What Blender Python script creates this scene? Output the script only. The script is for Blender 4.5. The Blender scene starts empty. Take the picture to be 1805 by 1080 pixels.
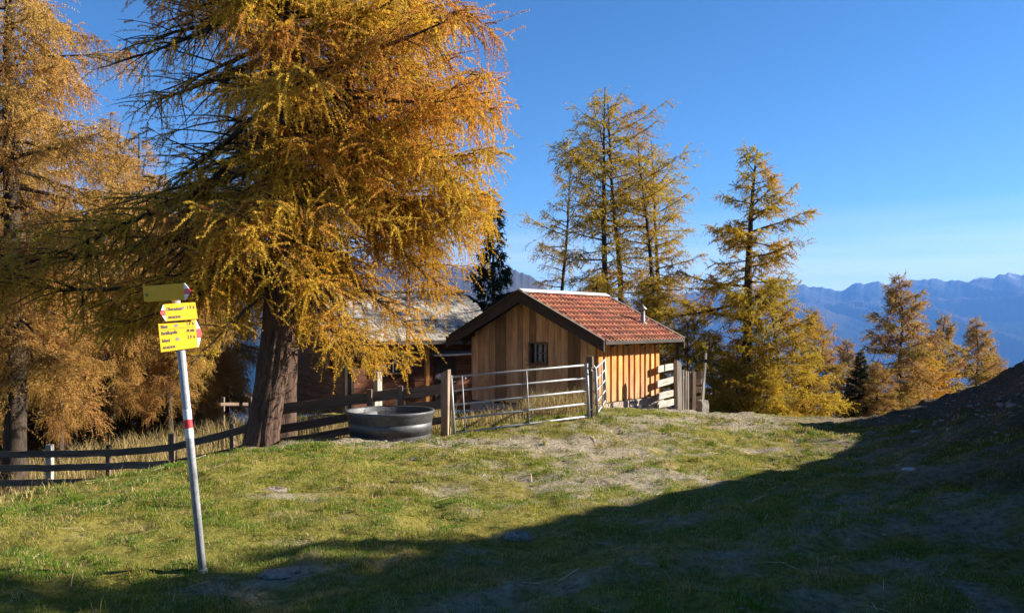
import bpy, math, random
import numpy as np
from mathutils import Vector

# ------------------------------------------------------------------ camera, sky, sun, exposure
SC = bpy.context.scene
COL = SC.collection
EYE = 1.75
F = 1404.0          # focal length in photo pixels (photo 1805 wide)
CX, HY = 902.5, 571.0
cam_d = bpy.data.cameras.new("camera")
cam = bpy.data.objects.new("camera", cam_d)
COL.objects.link(cam)
cam.location = (0, 0, EYE)
cam.rotation_euler = (math.radians(90), 0, 0)
cam_d.sensor_width = 36.0
cam_d.lens = 36.0 * F / 1805.0
cam_d.shift_y = (HY - 540.0) / 1805.0
cam_d.clip_start = 0.1
cam_d.clip_end = 60000
SC.camera = cam

SUN_EL = math.radians(24.0)
SUN_AZ = math.radians(80.0)     # clockwise from +Y (the view direction)
world = bpy.data.worlds.new("World")
SC.world = world
world.use_nodes = True
wn = world.node_tree
wn.nodes.clear()
sky = wn.nodes.new("ShaderNodeTexSky")
sky.sky_type = 'NISHITA'
sky.sun_disc = False
sky.sun_elevation = SUN_EL
sky.sun_rotation = SUN_AZ
sky.altitude = 1900
sky.air_density = 1.0
sky.dust_density = 0.35
sky.ozone_density = 5.0
bg = wn.nodes.new("ShaderNodeBackground")
bg.inputs['Strength'].default_value = 0.05
wo = wn.nodes.new("ShaderNodeOutputWorld")
hs = wn.nodes.new("ShaderNodeHueSaturation")
hs.inputs['Saturation'].default_value = 1.14
hs.inputs['Value'].default_value = 1.0
wn.links.new(sky.outputs[0], hs.inputs['Color'])
tcw = wn.nodes.new("ShaderNodeTexCoord")
mpw = wn.nodes.new("ShaderNodeMapping"); mpw.inputs['Scale'].default_value = (2.2, 2.2, 38.0); mpw.inputs['Rotation'].default_value = (0.0, 0.03, 0.0)
wn.links.new(tcw.outputs['Generated'], mpw.inputs['Vector'])
nzw = wn.nodes.new("ShaderNodeTexNoise"); nzw.inputs['Scale'].default_value = 1.3; nzw.inputs['Detail'].default_value = 5.0
wn.links.new(mpw.outputs[0], nzw.inputs['Vector'])
rpw = wn.nodes.new("ShaderNodeValToRGB"); rpw.color_ramp.elements[0].position = .18; rpw.color_ramp.elements[1].position = .66
wn.links.new(nzw.outputs[0], rpw.inputs[0])
spw = wn.nodes.new("ShaderNodeSeparateXYZ"); wn.links.new(tcw.outputs['Generated'], spw.inputs[0])
mrw = wn.nodes.new("ShaderNodeMapRange"); mrw.inputs[1].default_value = .03; mrw.inputs[2].default_value = .14; mrw.inputs[3].default_value = .7; mrw.inputs[4].default_value = 0.0
wn.links.new(spw.outputs['Z'], mrw.inputs[0])
mlw = wn.nodes.new("ShaderNodeMath"); mlw.operation = 'MULTIPLY'
wn.links.new(rpw.outputs[0], mlw.inputs[0]); wn.links.new(mrw.outputs[0], mlw.inputs[1])
mxw = wn.nodes.new("ShaderNodeMix"); mxw.data_type = 'RGBA'
wn.links.new(mlw.outputs[0], mxw.inputs[0]); wn.links.new(hs.outputs[0], mxw.inputs[6]); mxw.inputs[7].default_value = (7.4, 7.3, 7.2, 1)
wn.links.new(mxw.outputs[2], bg.inputs[0])
wn.links.new(bg.outputs[0], wo.inputs[0])

sun_d = bpy.data.lights.new("sun", 'SUN')
sun_d.energy = 5.0
sun_d.angle = math.radians(0.5)
sun_d.color = (1.0, 0.925, 0.80)
sun = bpy.data.objects.new("sun", sun_d)
COL.objects.link(sun)
SD = Vector((math.sin(SUN_AZ) * math.cos(SUN_EL), math.cos(SUN_AZ) * math.cos(SUN_EL), math.sin(SUN_EL)))
sun.rotation_euler = SD.to_track_quat('Z', 'Y').to_euler()
sun.location = (30, 10, 30)

SC.view_settings.view_transform = 'Standard'
SC.view_settings.look = 'None'
SC.view_settings.exposure = 1.8
SC.view_settings.gamma = 1.0
SC.view_settings.use_curve_mapping = False
SC.cycles.max_bounces = 6
SC.cycles.diffuse_bounces = 3
SC.cycles.transmission_bounces = 3
SC.cycles.volume_bounces = 0
SC.cycles.use_denoising = True
SC.cycles.denoising_prefilter = 'NONE'

# ------------------------------------------------------------------ helpers
def at(px, py, Y):
    """photo pixel + depth -> world point"""
    return np.array([(px - CX) / F * Y, Y, EYE + (HY - py) / F * Y])

def gx(px, Y):
    return (px - CX) / F * Y

_tab = np.random.RandomState(5).rand(256, 256)
def vnoise(x, y):
    x = np.asarray(x, float); y = np.asarray(y, float)
    xi = np.floor(x).astype(int); yi = np.floor(y).astype(int)
    fx = x - xi; fy = y - yi
    fx = fx * fx * (3 - 2 * fx); fy = fy * fy * (3 - 2 * fy)
    a = _tab[xi & 255, yi & 255]; b = _tab[(xi + 1) & 255, yi & 255]
    c = _tab[xi & 255, (yi + 1) & 255]; d = _tab[(xi + 1) & 255, (yi + 1) & 255]
    return (a * (1 - fx) + b * fx) * (1 - fy) + (c * (1 - fx) + d * fx) * fy * 1.0
def fbm(x, y, octv=4, gain=0.5):
    s = 0; a = 1.0; t = 0
    for k in range(octv):
        s = s + a * vnoise(x * 2 ** k + 17.3 * k, y * 2 ** k - 9.1 * k); t += a; a *= gain
    return s / t
def sstep(a, b, x):
    t = np.clip((np.asarray(x, float) - a) / (b - a), 0, 1)
    return t * t * (3 - 2 * t)

def mesh_obj(name, V, faces, mat, parent=None, col=None, gc=None, smooth=False, fsize=None):
    """faces: list of index lists, or (flat int array, per-face size) """
    V = np.asarray(V, float)
    base = origin(parent)
    V = V - base
    me = bpy.data.meshes.new(name)
    if isinstance(faces, tuple):
        idx, n = faces
        idx = np.asarray(idx, np.int32).ravel()
        nf = len(idx) // n
        starts = np.arange(nf, dtype=np.int32) * n
    else:
        lens = np.array([len(f) for f in faces], np.int32)
        idx = np.fromiter((i for f in faces for i in f), np.int32)
        starts = np.concatenate([[0], np.cumsum(lens)[:-1]]).astype(np.int32)
        nf = len(lens)
    me.vertices.add(len(V)); me.vertices.foreach_set('co', V.astype(np.float32).ravel())
    me.loops.add(len(idx)); me.loops.foreach_set('vertex_index', idx)
    me.polygons.add(nf); me.polygons.foreach_set('loop_start', starts)
    me.polygons.foreach_set('use_smooth', np.full(nf, bool(smooth)))
    if col is not None:
        a = me.attributes.new('tone', 'FLOAT_COLOR', 'POINT')
        c = np.ones((len(V), 4), np.float32); c[:, :3] = col
        a.data.foreach_set('color', c.ravel())
    if gc is not None:
        a = me.attributes.new('grain', 'FLOAT_VECTOR', 'POINT')
        a.data.foreach_set('vector', np.asarray(gc, np.float32).ravel())
    me.update(calc_edges=True)
    me.validate()
    if mat is not None:
        me.materials.append(mat)
    o = bpy.data.objects.new(name, me)
    COL.objects.link(o)
    if parent is not None:
        o.parent = parent
    return o

def origin(o):
    p = np.zeros(3)
    while o is not None:
        p = p + np.array(o.location); o = o.parent
    return p

def tag(o, label=None, cat=None, group=None, kind=None):
    if label: o['label'] = label
    if cat: o['category'] = cat
    if group: o['group'] = group
    if kind: o['kind'] = kind
    return o

def thing(name, loc, label, cat, group=None):
    o = bpy.data.objects.new(name, None)
    COL.objects.link(o)
    o.location = tuple(float(v) for v in loc)
    o.empty_display_size = 0.2
    return tag(o, label, cat, group)

class MB:
    """collects shapes into one mesh"""
    def __init__(s, seed=0):
        s.v = []; s.f = []; s.c = []; s.g = []; s.n = 0
        s.r = np.random.RandomState(seed)
    def add(s, V, Fc, tone=1.0, grain=None):
        V = np.asarray(V, float)
        s.v.append(V)
        for f in Fc: s.f.append([i + s.n for i in f])
        s.n += len(V)
        t = np.ones((len(V), 3)) * np.asarray(tone)
        s.c.append(t)
        s.g.append(V if grain is None else grain)
        return s
    def beam(s, a, b, w, h, up=(0, 0, 1), tone=None, jit=0.0, seg=1, taper=1.0, slant=0.0):
        """rough board from a to b; w across, h along 'up'"""
        a = np.asarray(a, float); b = np.asarray(b, float)
        d = b - a; L = np.linalg.norm(d); d = d / L
        up = np.asarray(up, float)
        side = np.cross(d, up)
        if np.linalg.norm(side) < 1e-6: side = np.cross(d, (1, 0, 0))
        side /= np.linalg.norm(side); upv = np.cross(side, d)
        V = []; G = []
        off = s.r.rand(3) * 40
        for k in range(seg + 1):
            t = k / seg
            p = a + d * L * t
            sc = 1 + (taper - 1) * t
            wob = s.r.randn(2) * jit
            for (i, j) in ((-1, -1), (1, -1), (1, 1), (-1, 1)):
                q = p + side * (i * w / 2 * sc + wob[0]) + upv * (j * h / 2 * sc + wob[1]) + s.r.randn(3) * jit * 0.4
                if k == seg and slant: q = q + d * slant * i
                V.append(q); G.append((t * L + off[0], i * w / 2 + off[1], j * h / 2 + off[2]))
        Fc = [[3, 2, 1, 0]]
        for k in range(seg):
            o = 4 * k
            for m in range(4):
                n = (m + 1) % 4
                Fc.append([o + m, o + n, o + 4 + n, o + 4 + m])
        o = 4 * seg
        Fc.append([o, o + 1, o + 2, o + 3])
        if tone is None: tone = s.r.uniform(0.8, 1.2)
        return s.add(V, Fc, tone, np.array(G))
    def prism(s, pts, ext, tone=1.0, grain=None):
        """closed polygon (3d) extruded by vector ext"""
        pts = np.asarray(pts, float); n = len(pts)
        V = np.concatenate([pts, pts + np.asarray(ext, float)])
        nrm = np.zeros(3)
        for i in range(n): nrm += np.cross(pts[i], pts[(i + 1) % n])
        flip = np.dot(nrm, ext) > 0
        f1 = list(range(n)); f2 = list(range(n, 2 * n))
        Fc = [f1[::-1], f2] if flip else [f1, f2[::-1]]
        for i in range(n):
            j = (i + 1) % n
            q = [i, j, j + n, i + n]
            Fc.append(q if flip else q[::-1])
        return s.add(V, Fc, tone, grain)
    def tube(s, pts, radii, sides=8, tone=1.0, cap=True):
        V, Fc, G = tube_geo(pts, radii, sides, cap)
        return s.add(V, Fc, tone, G)
    def lathe(s, prof, center, sides=48, tone=1.0, sx=1.0, sy=1.0):
        """prof list of (r, z)"""
        c = np.asarray(center, float); V = []
        for (r, z) in prof:
            for k in range(sides):
                a = 2 * math.pi * k / sides
                V.append(c + np.array([r * sx * math.cos(a), r * sy * math.sin(a), z]))
        Fc = []
        for i in range(len(prof) - 1):
            for k in range(sides):
                n = (k + 1) % sides
                Fc.append([i * sides + k, i * sides + n, (i + 1) * sides + n, (i + 1) * sides + k])
        return s.add(V, Fc, tone)
    def build(s, name, mat, parent=None, smooth=False):
        return mesh_obj(name, np.concatenate(s.v), s.f, mat, parent, np.concatenate(s.c), np.concatenate(s.g), smooth)

def tube_geo(pts, radii, sides, cap=False, wob=None):
    pts = np.asarray(pts, float); n = len(pts)
    radii = np.broadcast_to(np.asarray(radii, float), (n,))
    tg = np.gradient(pts, axis=0); tg /= np.linalg.norm(tg, axis=1)[:, None] + 1e-9
    ref = np.array([0.31, 0.95, 0.07]) if abs(tg[0][2]) > 0.8 else np.array([0, 0, 1.0])
    u = np.cross(tg, ref); u /= np.linalg.norm(u, axis=1)[:, None] + 1e-9
    v = np.cross(tg, u)
    ang = np.arange(sides) * 2 * math.pi / sides
    ring = np.cos(ang)[None, :, None] * u[:, None] + np.sin(ang)[None, :, None] * v[:, None]
    rr = radii[:, None, None] * (1 if wob is None else wob[:, :, None])
    V = (pts[:, None] + ring * rr).reshape(-1, 3)
    ln = np.concatenate([[0], np.cumsum(np.linalg.norm(np.diff(pts, axis=0), axis=1))])
    G = np.stack([np.repeat(ln, sides), np.tile(np.cos(ang), n) * np.repeat(radii, sides), np.tile(np.sin(ang), n) * np.repeat(radii, sides)], 1)
    Fc = []
    for i in range(n - 1):
        o = i * sides
        for k in range(sides):
            m = (k + 1) % sides
            Fc.append([o + k, o + sides + k, o + sides + m, o + m])
    if cap:
        Fc.append(list(range(sides)))
        Fc.append(list(range((n - 1) * sides, n * sides))[::-1])
    return V, Fc, G

# ------------------------------------------------------------------ materials
def new_mat(name):
    m = bpy.data.materials.new(name); m.use_nodes = True
    nt = m.node_tree; nt.nodes.clear()
    out = nt.nodes.new('ShaderNodeOutputMaterial')
    return m, nt, out
def N(nt, t, **kw):
    n = nt.nodes.new(t)
    for k, v in kw.items():
        if k.startswith('in_'): n.inputs[k[3:].replace('_', ' ')].default_value = v
        else: setattr(n, k, v)
    return n
def ramp(nt, stops):
    n = nt.nodes.new('ShaderNodeValToRGB')
    e = n.color_ramp.elements
    while len(e) > 1: e.remove(e[-1])
    e[0].position = stops[0][0]; e[0].color = (*stops[0][1], 1)
    for p, c in stops[1:]:
        x = e.new(p); x.color = (*c, 1)
    return n
def mixc(nt, a, b, fac, mode='MIX'):
    n = nt.nodes.new('ShaderNodeMix'); n.data_type = 'RGBA'; n.blend_type = mode
    for sock, val in ((n.inputs[6], a), (n.inputs[7], b), (n.inputs[0], fac)):
        if hasattr(val, 'links'): nt.links.new(val, sock)
        elif isinstance(val, tuple): sock.default_value = (*val, 1)
        else: sock.default_value = val
    return n.outputs[2]

def wood_mat(name, light, dark, rough=0.8, gscale=1.0, knots=0.0, weather=None):
    """sawn or weathered wood: streaks run along each board's own grain"""
    m, nt, out = new_mat(name)
    at_ = N(nt, 'ShaderNodeAttribute', attribute_name='grain')
    tn = N(nt, 'ShaderNodeAttribute', attribute_name='tone')
    mp = N(nt, 'ShaderNodeMapping'); mp.inputs['Scale'].default_value = (1.6 * gscale, 45 * gscale, 45 * gscale)
    nt.links.new(at_.outputs['Vector'], mp.inputs['Vector'])
    n1 = N(nt, 'ShaderNodeTexNoise', in_Scale=1.0, in_Detail=6.0, in_Roughness=0.65, in_Distortion=0.6)
    nt.links.new(mp.outputs[0], n1.inputs['Vector'])
    mp2 = N(nt, 'ShaderNodeMapping'); mp2.inputs['Scale'].default_value = (1.1, 5, 5)
    nt.links.new(at_.outputs['Vector'], mp2.inputs['Vector'])
    n2 = N(nt, 'ShaderNodeTexNoise', in_Scale=1.3, in_Detail=3.0)
    nt.links.new(mp2.outputs[0], n2.inputs['Vector'])
    rp = ramp(nt, [(0.3, dark), (0.5, tuple(0.6 * l + 0.4 * d for l, d in zip(light, dark))), (0.7, light)])
    nt.links.new(n1.outputs[0], rp.inputs[0])
    rp2 = ramp(nt, [(0.3, (0.62, 0.6, 0.58)), (0.65, (1.08, 1.05, 1.0))])
    nt.links.new(n2.outputs[0], rp2.inputs[0])
    c = mixc(nt, rp.outputs[0], rp2.outputs[0], 1.0, 'MULTIPLY')
    c = mixc(nt, c, tn.outputs['Color'], 1.0, 'MULTIPLY')
    if knots:
        vo = N(nt, 'ShaderNodeTexVoronoi', in_Scale=1.0)
        mp3 = N(nt, 'ShaderNodeMapping'); mp3.inputs['Scale'].default_value = (3.0, 9, 9)
        nt.links.new(at_.outputs['Vector'], mp3.inputs['Vector'])
        nt.links.new(mp3.outputs[0], vo.inputs['Vector'])
        kr = ramp(nt, [(0.08, (0.3, 0.2, 0.15)), (0.16, (1, 1, 1))])
        nt.links.new(vo.outputs['Distance'], kr.inputs[0])
        c = mixc(nt, c, kr.outputs[0], knots, 'MULTIPLY')
    b = N(nt, 'ShaderNodeBsdfPrincipled', in_Roughness=rough)
    b.inputs['Specular IOR Level'].default_value = 0.25
    nt.links.new(c, b.inputs['Base Color'])
    bp = N(nt, 'ShaderNodeBump', in_Strength=0.5, in_Distance=0.006)
    nt.links.new(n1.outputs[0], bp.inputs['Height']); nt.links.new(bp.outputs[0], b.inputs['Normal'])
    nt.links.new(b.outputs[0], out.inputs[0])
    return m

def plain_mat(name, colr, rough=0.6, metal=0.0, var=0.25, scale=8.0, bump=0.0, spec=0.4, tone=True):
    m, nt, out = new_mat(name)
    tc = N(nt, 'ShaderNodeTexCoord')
    n1 = N(nt, 'ShaderNodeTexNoise', in_Scale=scale, in_Detail=5.0, in_Roughness=0.6)
    nt.links.new(tc.outputs['Object'], n1.inputs['Vector'])
    lo = tuple(x * (1 - var) for x in colr); hi = tuple(min(1, x * (1 + var)) for x in colr)
    rp = ramp(nt, [(0.3, lo), (0.7, hi)])
    nt.links.new(n1.outputs[0], rp.inputs[0])
    c = rp.outputs[0]
    if tone:
        tn = N(nt, 'ShaderNodeAttribute', attribute_name='tone')
        c = mixc(nt, c, tn.outputs['Color'], 1.0, 'MULTIPLY')
    b = N(nt, 'ShaderNodeBsdfPrincipled', in_Roughness=rough, in_Metallic=metal)
    b.inputs['Specular IOR Level'].default_value = spec
    nt.links.new(c, b.inputs['Base Color'])
    if bump:
        bp = N(nt, 'ShaderNodeBump', in_Strength=0.6, in_Distance=bump)
        nt.links.new(n1.outputs[0], bp.inputs['Height']); nt.links.new(bp.outputs[0], b.inputs['Normal'])
    nt.links.new(b.outputs[0], out.inputs[0])
    return m

def leaf_mat(name, tint=(1, 1, 1), trans=0.42):
    m, nt, out = new_mat(name)
    tn = N(nt, 'ShaderNodeAttribute', attribute_name='tone')
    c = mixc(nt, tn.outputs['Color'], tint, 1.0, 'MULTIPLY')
    d = N(nt, 'ShaderNodeBsdfDiffuse'); t = N(nt, 'ShaderNodeBsdfTranslucent')
    nt.links.new(c, d.inputs['Color'])
    nt.links.new(c, t.inputs['Color'])
    mx = N(nt, 'ShaderNodeMixShader'); mx.inputs[0].default_value = trans
    nt.links.new(d.outputs[0], mx.inputs[1]); nt.links.new(t.outputs[0], mx.inputs[2])
    nt.links.new(mx.outputs[0], out.inputs[0])
    return m

def bark_mat(name, light, dark):
    m, nt, out = new_mat(name)
    at_ = N(nt, 'ShaderNodeAttribute', attribute_name='grain')
    mp = N(nt, 'ShaderNodeMapping'); mp.inputs['Scale'].default_value = (3.0, 22, 22)
    nt.links.new(at_.outputs['Vector'], mp.inputs['Vector'])
    n1 = N(nt, 'ShaderNodeTexNoise', in_Scale=1.0, in_Detail=6.0, in_Roughness=0.7, in_Distortion=1.2)
    nt.links.new(mp.outputs[0], n1.inputs['Vector'])
    rp = ramp(nt, [(0.34, dark), (0.62, light)])
    nt.links.new(n1.outputs[0], rp.inputs[0])
    b = N(nt, 'ShaderNodeBsdfPrincipled', in_Roughness=0.95)
    b.inputs['Specular IOR Level'].default_value = 0.1
    nt.links.new(rp.outputs[0], b.inputs['Base Color'])
    bp = N(nt, 'ShaderNodeBump', in_Strength=1.0, in_Distance=0.03)
    nt.links.new(n1.outputs[0], bp.inputs['Height']); nt.links.new(bp.outputs[0], b.inputs['Normal'])
    nt.links.new(b.outputs[0], out.inputs[0])
    return m

M_board = wood_mat('larch_boards', (0.62, 0.40, 0.23), (0.36, 0.21, 0.115), knots=0.6)
M_batten = wood_mat('amber_boards', (0.68, 0.325, 0.09), (0.42, 0.16, 0.04), knots=0.5)
M_fence = wood_mat('weathered_fence', (0.165, 0.115, 0.08), (0.06, 0.043, 0.032))
M_grey = wood_mat('grey_weathered_wood', (0.36, 0.335, 0.30), (0.16, 0.148, 0.13))
M_darkwood = wood_mat('dark_stained_wood', (0.075, 0.058, 0.045), (0.03, 0.024, 0.02))
M_redwood = wood_mat('red_brown_logs', (0.20, 0.075, 0.035), (0.07, 0.028, 0.016))
M_log = wood_mat('grey_brown_logs', (0.30, 0.21, 0.15), (0.12, 0.085, 0.065))
M_shutter = wood_mat('pale_brown_shutter', (0.30, 0.19, 0.10), (0.15, 0.09, 0.05))
M_shingle = wood_mat('silver_shingles', (0.42, 0.40, 0.365), (0.19, 0.178, 0.158))
M_steel = plain_mat('galvanised_steel', (0.27, 0.275, 0.285), 0.5, 0.15, 0.25, 30)
M_pipe = plain_mat('dull_zinc_pipe', (0.17, 0.165, 0.165), 0.55, 0.2, 0.3, 14)
M_tin = plain_mat('tin_sheet', (0.72, 0.73, 0.75), 0.4, 0.5, 0.1, 10)
M_rubber = plain_mat('black_plastic', (0.052, 0.053, 0.057), 0.5, 0.0, 0.4, 14, 0.003, 0.45)
M_stone = plain_mat('grey_stone', (0.36, 0.33, 0.30), 0.9, 0, 0.35, 14, 0.01, 0.2)
M_glass = plain_mat('dark_window_glass', (0.015, 0.018, 0.022), 0.08, 0, 0.1, 2, 0, 0.6)
M_white = plain_mat('white_paint', (0.6, 0.6, 0.58), 0.5, 0, 0.06, 20)
M_red = plain_mat('red_paint', (0.55, 0.025, 0.03), 0.5, 0, 0.1, 20)
M_yellow = plain_mat('yellow_sign_enamel', (0.58, 0.325, 0.014), 0.75, 0, 0.06, 12, 0, .15)
M_black = plain_mat('black_lettering', (0.02, 0.02, 0.02), 0.6, 0, 0.05, 12)
M_blue = plain_mat('blue_grey_symbol', (0.10, 0.11, 0.22), 0.6, 0, 0.05, 12)
M_bark = bark_mat('larch_bark', (0.125, 0.078, 0.056), (0.028, 0.019, 0.015))
M_branch = bark_mat('dark_branch_bark', (0.075, 0.055, 0.042), (0.026, 0.02, 0.017))
M_gold = leaf_mat('golden_needles')
M_russet = leaf_mat('russet_needles', (0.72, 0.79, 1.5))
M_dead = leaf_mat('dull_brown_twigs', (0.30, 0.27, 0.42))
M_olive = leaf_mat('olive_gold_needles', (0.82, 0.86, 0.95))
M_green = leaf_mat('green_needles', (1, 1, 1), 0.15)
M_grass = leaf_mat('grass_blades', (1, 1, 1), 0.4)
M_straw = leaf_mat('dry_straw', (1, 1, 1), 0.3)

# ------------------------------------------------------------------ terrain
_cp = np.array([  # x, y, z relative to the eye
    (0, -4, -1.70), (0, 0, -1.72), (-3, 3, -1.78), (3, 3, -1.72), (-4.4, 5.2, -1.86), (0.3, 5, -1.78), (-2.37, 6.1, -1.90), (0.5, 8, -1.95), (3, 10.5, -2.05),
    (6.2, 13.5, -2.2), (1.75, 17.2, -2.03), (-1.2, 16.3, -2.26), (-2.3, 15.2, -2.18), (-4.75, 15, -2.35), (-1, 12, -2.1),
    (-5.6, 8.6, -2.0), (-5.5, 11.2, -2.12), (-10, 17.5, -3.75), (-13, 21, -4.2), (-9, 9.5, -3.2), (-12, 12, -4.0), (-8, 20, -3.45), (-7, 14, -3.0),
    (2.42, 23, -2.47), (-1.3, 26, -2.95), (-5.9, 28, -3.1), (4.8, 26, -2.78), (-3, 20, -2.75), (0.5, 20, -2.3), (-4.6, 17.2, -2.75),
    (4.4, 21, -2.33), (5.0, 24.5, -2.72), (6.6, 22, -2.49), (8.5, 20, -2.43), (7.6, 17, -2.27), (9.6, 20.2, -2.4), (6, 27, -3.1), (9.5, 24, -2.9),
    (11.4, 20, -1.7), (12.9, 20, -0.98), (10.0, 17, -1.75), (5.8, 8.5, -1.9), (4.2, 5.5, -1.72), (6.5, 5.5, -.7),
    (6.9, 11, -1.6), (7.6, 11.6, -1.15), (9.8, 15, -1.15), (8.5, 13, -1.2), (6.1, 9.3, -1.45), (5.0,7.4,-1.5), (11.3, 17.5, -1.1), (14.3, 22, -1.3), (16.2, 25, -1.7), (13, 24, -2.2), (12, 25.5, -3.0), (10.5, 11, 0.6), (8.6, 8.0, 0.2), (13,17,.3),
    (11.1, 9.3, 2.6), (12.4, 10.3, 3.2), (10.2, 7.4, 2.4), (9.6, 5.4, 2.3), (15.8, 12.8, 3.5), (16.5, 15.2, 2.3), (16.7, 18.7, 2.15), (16.5, 20.7, 2.0), (12.5, 6.5, 4.5), (13, 2, 4.6),
    (8, 2, 0.2), (8, -3, 0.2), (14, -4, 4.0), (20, 10, 4.2), (20, 20, 2.4), (18, 25, -.6), (14, 26.5, -2.7), (21, 28, -1.9), (16, 29, -3.6), (22, 24, .2), (9, 29, -4.2), (3, 31, -4.2), (-14, 0, -4.2), (-9, 3, -2.9), (-8, -4, -2.2), (-5.2, 4, -2.0)], float)
def _tps_k(r2):
    return 0.5 * r2 * np.log(r2 + 1e-9)
def _fit(cp, lam=0.25):
    X = cp[:, :2]; n = len(X)
    K = _tps_k(((X[:, None] - X[None]) ** 2).sum(2)) + lam * np.eye(n)
    P = np.c_[np.ones(n), X]
    A = np.block([[K, P], [P.T, np.zeros((3, 3))]])
    return np.linalg.solve(A, np.r_[cp[:, 2], np.zeros(3)])
_tw = _fit(_cp)
def tps(x, y):
    x = np.asarray(x, float); y = np.asarray(y, float); sh = x.shape
    x = x.ravel(); y = y.ravel(); z = _tw[-3] + _tw[-2] * x + _tw[-1] * y
    for (cx, cy, _), w in zip(_cp, _tw[:-3]):
        z = z + w * _tps_k((x - cx) ** 2 + (y - cy) ** 2)
    return z.reshape(sh)
def far_z(x, y):
    s = 0.9 * y - 0.4 * x - 18
    d = np.where(s > 0, s, 0.0) + 2.0 * np.log1p(np.exp(-np.abs(s) / 2.0))
    z = -1.9 - 0.33 * d
    z = z + 1.2 * sstep(10, 22, x) * (1 - sstep(14, 25, y)) * 3.5
    z = np.maximum(z, -1000.0)
    return z + (fbm(x / 14, y / 14, 3) - 0.5) * 1.2
def smooth_ground(x, y):
    x = np.asarray(x, float); y = np.asarray(y, float)
    dx = np.maximum(np.maximum(-14.5 - x, x - 17.5), 0); dy = np.maximum(np.maximum(-3 - y, y - 27), 0)
    w = sstep(0, 11, np.hypot(dx, dy))
    xc = np.clip(x, -24, 28); yc = np.clip(y, -14, 38)
    return EYE + tps(xc, yc) * (1 - w) + far_z(x, y) * w
def hillmask(x, y):
    # the bare bank on the right
    e = 6.0 + 0.19 * (np.asarray(y) - 8) + (fbm(np.asarray(x) * .6, np.asarray(y) * .6, 2) - .5) * 2.2
    return sstep(0, 2.2, x - e)
def dirtmask(x, y):
    x = np.asarray(x, float); y = np.asarray(y, float)
    n = fbm(x * 0.55 + 3, y * 0.55, 4); n2 = fbm(x * 2.3, y * 2.3 + 7, 3)
    path = np.exp(-(((x - (0.6 + 0.26 * (y - 9))) / (1.3 + 0.10 * y)) ** 2)) * sstep(5.5, 9.5, y)
    path = np.maximum(path, 0.95 * sstep(2.5, 5.0, x) * sstep(4, 8, y))
    tr = np.exp(-(((x + 1.9) / 2.4) ** 2 + ((y - 14.35) / 0.55) ** 2)) * 1.1
    tr = np.maximum(tr, np.exp(-(((x + 4.4) / 1.2) ** 2 + ((y - 14.8) / 0.6) ** 2)))
    tr = np.maximum(tr, 0.8 * np.exp(-(((x - 4.7) / 1.5) ** 2 + ((y - 22.2) / 1.6) ** 2)))
    m = 0.43 * path + tr * 0.85 + (n - 0.5) * 1.1 + (n2 - 0.5) * 0.9 + 0.08
    # two worn patches nearest the viewer and the green strip by the cabin
    for (cx, cy, r, a) in ((-2.6, 8.6, 0.5, .5), (-1.45, 5.95, 0.45, .6), (-1.9, 5.4, .5, .5), (0.1, 7.3, .4, .35), (2.6, 5.6, 1.4, .3), (-0.8, 9.3, .5, .3)):
        m = m + a * np.exp(-(((x - cx) ** 2 + ((y - cy) * 1.5) ** 2) / r ** 2))
    m = m - 0.55 * np.exp(-(((x - 2.9) / 1.5) ** 2 + ((y - 20.3) / 1.6) ** 2)) - 0.30 * np.exp(-(((x + .9) / 1.6) ** 2 + ((y - 8.2) / 1.3) ** 2))
    m = m - 0.35 * sstep(0, -4.0, x) * sstep(13.5, 12, y) + (fbm(x * 7, y * 7 + 3, 3) - .5) * 0.9
    return np.clip(sstep(0.15, 0.75, m), 0, 1)
def rough_z(x, y):
    h = hillmask(x, y)
    z = (fbm(x * 1.4, y * 1.4, 3) - .5) * 0.19 + (fbm(x * 5, y * 5, 2) - .5) * 0.10
    z = z + h * ((fbm(x * .8 + 9, y * .8, 4, .6) - .5) * 0.5 + (fbm(x * 3.5, y * 3.5, 3) - .5) * 0.26)
    for (cx, cy, r, a) in ((0.07, 7.35, .22, .07), (-2.6, 8.6, .3, .05), (-1.55, 5.9, .3, .05), (-0.1, 14.2, .3, .06), (-2.6, 11.2, .3, .05)):
        z = z + a * np.exp(-((x - cx) ** 2 + (y - cy) ** 2) / r ** 2)
    return z
def ground(x, y):
    x = np.asarray(x, float); y = np.asarray(y, float)
    near = 1 - sstep(26, 40, np.hypot(x, y - 8))
    return smooth_ground(x, y) + rough_z(x, y) * near
def gz(x, y):
    return float(smooth_ground(np.array([x]), np.array([y]))[0] + rough_z(np.array([x]), np.array([y]))[0])
def on(px, Y):
    x = gx(px, Y); return np.array([x, Y, gz(x, Y)])

def axis(a, b, step, far, n):
    core = np.arange(a, b + 1e-6, step)
    k = np.linspace(0, 1, n + 1)[1:]
    ext = (np.sinh(k * 7) / math.sinh(7))
    return core, ext
xc, ext = axis(-16, 18, 0.115, 9000, 34)
xs = np.concatenate([-16 - ext[::-1] * 9000, xc, 18 + ext * 9000])
yc, ext = axis(1.5, 29, 0.115, 9000, 34)
ys = np.concatenate([1.5 - ext[::-1] * 2000, yc, 29 + ext * 9000])
GX, GY = np.meshgrid(xs, ys)
GZ = ground(GX, GY)
nx, ny = len(xs), len(ys)
ii = (np.arange(ny - 1)[:, None] * nx + np.arange(nx - 1)[None]).ravel()
quads = np.stack([ii, ii + 1, ii + nx + 1, ii + nx], 1)
dm = dirtmask(GX, GY); hm = hillmask(GX, GY)
tuft = fbm(GX * 1.1 + 31, GY * 1.1, 3)
green = np.stack([0.12 + 0.09 * tuft, 0.12 + 0.05 * tuft, 0.028 + 0.015 * tuft], -1)
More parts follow.
